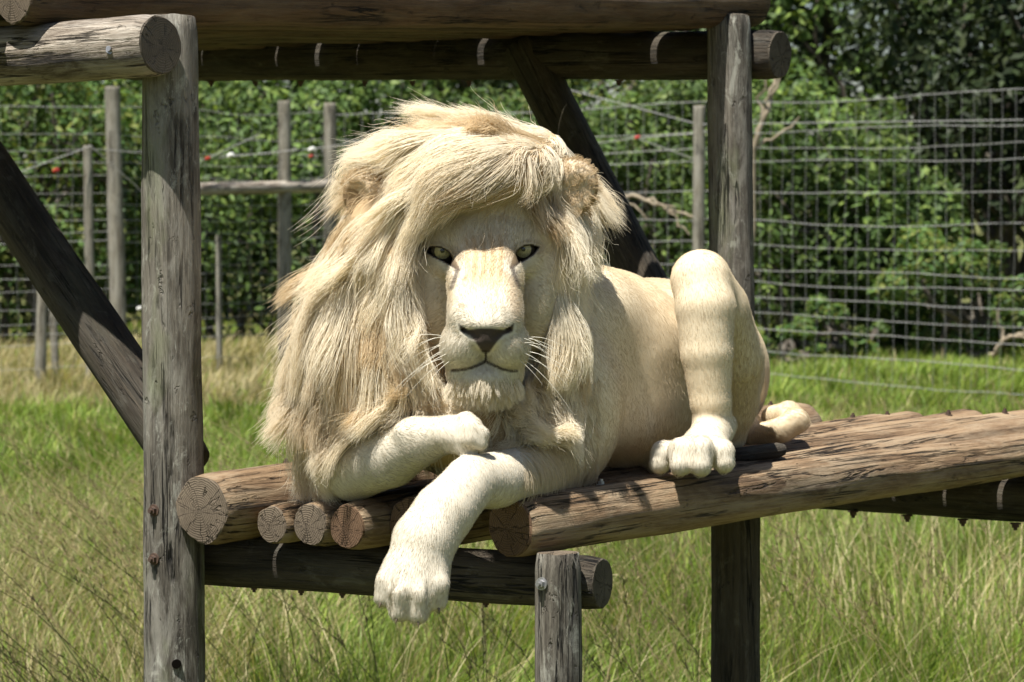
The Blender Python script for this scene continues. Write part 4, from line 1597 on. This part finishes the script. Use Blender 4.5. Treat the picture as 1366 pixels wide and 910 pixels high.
hr = np.random.default_rng(21)
comb = Field(mane.lo, mane.lo + mane.h * (mane.n - 1), mane.h)      # what the hair lies on: mane, head and body together
comb.a = mane.a.copy()
gx = np.stack(np.meshgrid(*[comb.lo[k] + comb.h * np.arange(comb.n[k]) for k in range(3)], indexing='ij'), -1).reshape(-1, 3)
for fd in (head, body):
    hi = fd.lo + fd.h * (fd.n - 1)
    ins = np.all((gx > fd.lo) & (gx < hi), axis=1)
    sv = np.full(len(gx), 0.2); sv[ins] = fd.sample(gx[ins])
    comb.a = np.minimum(comb.a, sv.reshape(comb.a.shape).astype(np.float32))
del gx

NR = 84000
p, nrm = scatter(hr, mv, mf, int(NR * 2.2))
px, py, dd = PX(p)
fd_ = poly_dist(FACE, px, py)
ok = ~((fd_ < 0) & (dd < np.where(py > 430, 4.79, 4.66)))
ok &= ~((np.hypot(px - 484, py - 260) < 22) & (dd < 4.9)) & ~((np.hypot(px - 766, py - 250) < 26) & (dd < 4.9))
ok &= comb.sample(p) > -0.012                                         # not buried in the trunk
ok &= ~((py > 640)) & ~((px > 772) & (py > 350))
# the far side needs fewer
front = nrm @ np.array((0, -1, 0.25))
ok &= (front > -0.25) | (hr.random(len(p)) < 0.35)
p, px, py, dd = p[ok][:NR], px[ok][:NR], py[ok][:NR], dd[ok][:NR]
ln = flow(MLEN, px, py, 40)[:, 0] * (0.65 + 0.6 * hr.random(len(p)))
p = p - comb.grad(p) * 0.004
# locks: groups of neighbouring hair that share length, lift, swing and wave
NL = 330
lk = nearest(p.astype(np.float32), p[hr.choice(len(p), NL, replace=False)].astype(np.float32))
l_len, l_rise = 0.70 + 0.65 * hr.random(NL), 0.25 + 1.9 * hr.random(NL) ** 1.4
ln = ln * l_len[lk]
st = grow(comb, p, MDIR, 30, 14, ln, 0.024 * l_rise[lk] * (0.5 + 0.9 * hr.random(len(p))) * (0.45 + 0.55 * smoothstep(200, 300, py)), 0.8, 0.10, hr)
tt = np.linspace(0, 1, st.shape[1])
l_sw = hr.normal(size=(NL, 3)) * 0.17; l_sw[:, 1] *= 0.5
st += l_sw[lk][:, None, :] * (ln[:, None] * tt[None] ** 1.5)[..., None]
l_ph, l_am, l_fr = hr.uniform(0, 6.3, (NL, 3)), hr.uniform(0.2, 1.0, (NL, 3)) * np.array((0.010, 0.006, 0.007)), hr.uniform(3.5, 8.0, NL)
st += l_am[lk][:, None, :] * (np.sin(l_ph[lk][:, None, :] + (l_fr[lk][:, None] * tt[None])[..., None]) - np.sin(l_ph[lk])[:, None, :]) * tt[None, :, None] ** 0.7
lc = np.zeros((NL,) + st.shape[1:])
cn = np.bincount(lk, minlength=NL)
for k in range(3):
    for i in range(st.shape[1]):
        lc[:, i, k] = np.bincount(lk, weights=st[:, i, k], minlength=NL) / np.maximum(cn, 1)
wl = (0.42 * tt ** 1.5)[None, :, None]
st = st * (1 - wl) + lc[lk] * wl
st, cid = clump(hr, st, 3000, 0.50, 1.2)
ph3 = hr.uniform(0, 6.3, (3000, 3))
st += 0.0028 * np.sin(ph3[cid][:, None, :] + tt[None, :, None] * 9.0) * tt[None, :, None]
stray = hr.normal(size=(len(st), 1, 3)) * 0.0055
st += stray * (tt[None, :, None] ** 1.5)
fly = hr.random(len(st)) < 0.09
st[fly] += (hr.normal(size=(fly.sum(), 1, 3)) * 0.012 + np.array((0, 0, 0.004))) * tt[None, :, None] ** 1.6
qx, qy, qd = PX(st)
hit = np.zeros(len(st), dtype=bool)
for (ex, ey, er) in ((480, 260, 21), (773, 250, 23)):
    hit |= ((np.hypot(qx - ex, (qy - ey) * 0.85) < er) & (qd < 4.86)).any(axis=1)
# a clear brow: no strand may fall below the fringe over the eyes
foff = (hr.random(3000)[cid] ** 1.5 * 26)[:, None]
hit |= ((poly_dist([(560, 316), (590, 284), (622, 270), (660, 266), (708, 276), (730, 310), (722, 480), (690, 520), (606, 520), (574, 480)], qx, qy) < -np.where(qy < 330, foff, 0)) & (qd < 4.80)).any(axis=1)
hit |= ((qx > 806) & (qy > 330)).any(axis=1) | ((qx > 792 - np.clip(qy - 520, 0, 60) * 0.2) & (qy > 380)).any(axis=1)
hit |= ((poly_dist([(437, 640), (447, 600), (480, 590), (530, 572), (640, 545), (650, 610), (540, 645), (485, 670), (455, 662)], qx, qy) < -np.minimum(foff, 8)) & (qd < 4.93)).any(axis=1)
hit &= hr.random(len(st)) > 0.02
st, cid, lk = st[~hit], cid[~hit], lk[~hit]
sc_ = hr.random(3000)
cf = sc_[cid] * 0.35 + hr.random(len(st)) * 0.3 + hr.random(NL)[lk] * 0.35
b_l, b_d = np.array((0.95, 0.90, 0.77)), np.array((0.84, 0.745, 0.575))
base = b_d + (b_l - b_d) * cf[:, None]
# tan forelock and tan streaks in the tresses
px0, py0, _ = PX(st[:, 0])
tanf = np.clip(np.exp(-((px0 - 690) ** 2 / 3000 + (py0 - 240) ** 2 / 900)) * 0.75 + np.exp(-((px0 - 445) ** 2 / 900 + (py0 - 480) ** 2 / 12000)) * 0.45, 0, 0.8)
base = base * (1 - tanf[:, None]) + np.array((0.46, 0.32, 0.17)) * tanf[:, None]
tl = (hr.random(NL) < 0.22)[lk]
base = np.where(tl[:, None], base * np.array((0.80, 0.71, 0.58)), base)
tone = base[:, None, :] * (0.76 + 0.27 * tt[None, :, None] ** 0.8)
rad = np.repeat((0.00043 * (0.75 + 0.5 * hr.random((len(st), 1)))), st.shape[1], axis=1) * (1 - 0.85 * tt[None] ** 1.6)
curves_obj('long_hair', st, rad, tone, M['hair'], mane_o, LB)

# ---- softer hair on the chest and the upper foreleg, hanging towards the logs
p, nrm = scatter(hr, bv, bf, 60000)
px, py, dd = PX(p)
k = (px > 665) & (px < 800) & (py > 500) & (py < 640) & (dd < 5.12) & (nrm[:, 1] < 0.3) & (comb.sample(p) > -0.01)
k &= ~((py > 596) & (px < 690 + (py - 596) * 0.2))
p, px, py = p[k][:9000], px[k][:9000], py[k][:9000]
ln = 0.045 * (0.6 + 0.7 * hr.random(len(p))) * np.where(px > 780, 0.5, 1.0)
ch = grow(comb, p, [(660, 520, 0, 1), (700, 600, 0.1, 1), (760, 560, 0.1, 1), (790, 620, 0.35, 1)], 40, 8, ln, 0.010 * hr.random(len(p)), 0.5, 0.12)
ch, _ = clump(hr, ch, 500, 0.6)
t9 = np.linspace(0, 1, 9)
ch += hr.normal(size=(len(ch), 1, 3)) * 0.003 * t9[None, :, None] ** 1.5
tn = (np.array((0.62, 0.53, 0.39)) * (0.85 + 0.3 * hr.random((len(ch), 1))))[:, None, :] * np.ones((1, 9, 1))
curves_obj('chest_hair', ch, np.full((len(ch), 9), 0.00036) * (1 - 0.8 * t9[None] ** 1.6), tn, M['hair'], mane_o, LB)

# ---- short coat
BF = [
    (640, 300, 0.0, -1.0), (600, 300, -0.5, -1.0), (700, 300, 0.5, -1.0), (648, 360, 0.0, -1.0), (648, 410, 0.0, -1.0), (570, 380, -0.8, 0.7), (725, 380, 0.8, 0.7),
    (600, 460, -0.9, 0.3), (696, 460, 0.9, 0.3), (630, 470, -0.5, 0.6), (666, 470, 0.5, 0.6), (646, 510, 0.0, 1.0), (610, 515, -0.4, 1.0), (684, 515, 0.4, 1.0),
    (487, 250, -0.3, -1.0), (765, 240, 0.4, -1.0),
    (820, 400, 0.7, 0.7), (860, 480, 0.5, 0.9), (800, 560, 0.5, 0.9), (880, 560, 0.6, 0.7), (940, 350, 0.2, 1.0), (940, 450, 0.1, 1.0), (950, 540, 0.0, 1.0), (925, 605, -0.4, 0.9),
    (1000, 450, 0.5, 1.0), (1010, 540, 0.3, 1.0), (1050, 565, 0.8, -0.2), (480, 640, 0.5, 0.6), (540, 600, 1.0, -0.25), (615, 575, 1.0, 0.1), (630, 630, -0.3, 1.0), (570, 710, -0.4, 1.0), (550, 800, -0.2, 1.0), (700, 620, -0.6, 0.7),
]


def coat(name, fld, v, f, n, lo, hi, colfn, mask, rise, radius, sig=45, seed=3, cl=None, limb=1.0, stray=0.0005, push=0.03):
    rg = np.random.default_rng(seed)
    p, nr = scatter(rg, v, f, n)
    keep = mask(p, nr)
    p = p[keep]
    L = (lo + (hi - lo) * rg.random(len(p))) * np.where(PX(p)[2] < 5.08, limb, 1.0)
    s = grow(fld, p, BF, sig, 4, L, rise * (0.6 + 0.8 * rg.random(len(p))), 0.3, push)
    tt = np.linspace(0, 1, 5)
    if cl:
        s, _ = clump(rg, s, max(50, len(p) // cl), 0.55)
    s += rg.normal(size=(len(s), 1, 3)) * stray * tt[None, :, None]
    c = colfn(p) * (0.93 + 0.14 * rg.random((len(p), 1)))
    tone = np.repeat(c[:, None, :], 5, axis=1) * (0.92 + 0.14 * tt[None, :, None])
    rad = np.full((len(p), 5), radius) * (1 - 0.7 * tt[None] ** 1.5)
    return curves_obj(name, s, rad, tone, M['fur'], BODY, LB)


def head_mask(p, nr):
    px, py, d = PX(p)
    f = HD - d
    k = (f > -0.14) & ((poly_dist(FACE, px, py) < 14) | (np.hypot(px - 487, py - 262) < 45) | (np.hypot(px - 763, py - 250) < 50))
    k &= poly_dist(NOSE, px, py) > 2
    k &= (poly_dist(EYE_L, px, py) > 2.5) & (poly_dist(EYE_R, px, py) > 2.5)
    k &= line_dist(MOUTH, px, py) > 2.0
    return k


def body_mask(p, nr):
    hi = comb.lo + comb.h * (comb.n - 1)
    ins = np.all((p > comb.lo) & (p < hi), axis=1)
    k = np.ones(len(p), dtype=bool)
    k[ins] = comb.sample(p[ins]) > -0.01
    return (nr @ np.array((0.15, -1, 0.3)) > -0.35) & k


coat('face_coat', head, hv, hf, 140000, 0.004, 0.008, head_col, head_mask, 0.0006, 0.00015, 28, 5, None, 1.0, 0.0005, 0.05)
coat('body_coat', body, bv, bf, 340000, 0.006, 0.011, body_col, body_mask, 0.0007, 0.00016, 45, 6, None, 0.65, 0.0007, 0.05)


# chin beard and paw tufts: longer white hair in little points
def tuft(name, rg, p, dirs, L, spread, col, radius, parent, n_c):
    n = len(p)
    k = 7
    tt = np.linspace(0, 1, k)
    d = dirs + rg.normal(size=(n, 3)) * spread
    d /= np.linalg.norm(d, axis=1, keepdims=True)
    s = p[:, None, :] + d[:, None, :] * (L[:, None] * tt[None])[..., None]
    s[:, :, 2] -= (0.25 * L[:, None] * tt[None] ** 2)
    s, _ = clump(rg, s, n_c, 0.7)
    tone = np.repeat((np.tile(col, (n, 1)) * (0.85 + 0.3 * rg.random((n, 1))))[:, None, :], k, axis=1)
    return curves_obj(name, s, np.full((n, k), radius) * (1 - 0.75 * tt[None] ** 2), tone, M['fur'], parent, LB)


rg = np.random.default_rng(77)
p, nr = scatter(rg, hv, hf, 90000)
px, py, d = PX(p)
k = (py > 504) & (py < 540) & (np.abs(px - 646) < 46) & (HD - d > 0.0)
p = p[k][:3800]; px = px[k][:3800]
dirs = np.stack([(px - 646) / 75, np.full(len(p), -0.30), np.full(len(p), -0.85)], -1)
tuft('chin_beard', rg, p, dirs, 0.010 + 0.015 * rg.random(len(p)), 0.16, WHITE * 1.32, 0.00030, BODY, 300)

# claw tips that just show at the ends of the toes
M['claw'] = simple_mat('horn claw', (0.16, 0.12, 0.085), 0.4, 0, 0.5, 0.4, 300)
for (px, py, dd, dx, dz) in ((508, 804, 4.480, -0.5, -1.0), (529, 825, 4.464, -0.2, -1.0), (558, 829, 4.462, 0.05, -1.0), (585, 811, 4.476, 0.3, -1.0),
                             (878, 626, 4.935, -0.3, -0.5), (903, 632, 4.900, -0.1, -0.5), (936, 630, 4.900, 0.0, -0.5)):
    a = W(px, py, dd)
    tt = np.linspace(0, 1, 5)[:, None]
    q = a + np.array((dx * 0.006, -0.006, dz * 0.009)) * tt + np.array((0, 0.004, 0)) * tt ** 2
    v, f = tube_np(q - lb, np.linspace(0.0024, 0.0003, 5), 6)
    link('claw', mesh_np('claw', v, f, [M['claw']]), BODY, LB)

# hair round the rims of the ears and inside them
p, nr = scatter(rg, hv, hf, 160000)
px, py, d = PX(p)
for (ex, ey, sx, n_) in ((486, 262, -1, 1500), (763, 250, 1, 2200)):
    k = (np.hypot(px - ex, py - ey) < 50) & (d < 4.83) & (d > 4.74)
    q = p[k][:n_]; qx, qy = px[k][:n_], py[k][:n_]
    dirs = np.stack([(qx - ex) / 45 + 0.25 * sx, np.full(len(q), -0.35), -(qy - ey) / 45 + 0.15], -1)
    tuft('ear_hair', rg, q, dirs, 0.006 + 0.009 * rg.random(len(q)), 0.30, np.array((0.56, 0.44, 0.28)), 0.00025, BODY, 200)

# whiskers, each its own hair
M['whisker'] = simple_mat('white whisker', (0.75, 0.72, 0.62), 0.4, 0, 0.5, 0.1, 50)
for sx in (-1, 1):
    for i in range(13):
        r_, k = i % 4, i // 4
        a = H(648 + sx * (40 + 6 * k), 450 + 9 * r_, 0.098 - 0.014 * k)
        L = rg.uniform(0.045, 0.095)
        tt = np.linspace(0, 1, 7)[:, None]
        dv = np.array((sx * rg.uniform(0.75, 1.0), -rg.uniform(0.0, 0.35), rg.uniform(-0.15, 0.35) - 0.12 * r_))
        q = a + dv * L * tt + np.array((0, 0.01, -0.022 - 0.02 * rg.random())) * (tt ** 2) * (L / 0.08)
        v, f = tube_np(q - lb, np.linspace(0.00042, 0.00014, 7), 4)
        link('whisker', mesh_np('whisker', v, f, [M['whisker']]), BODY, LB)
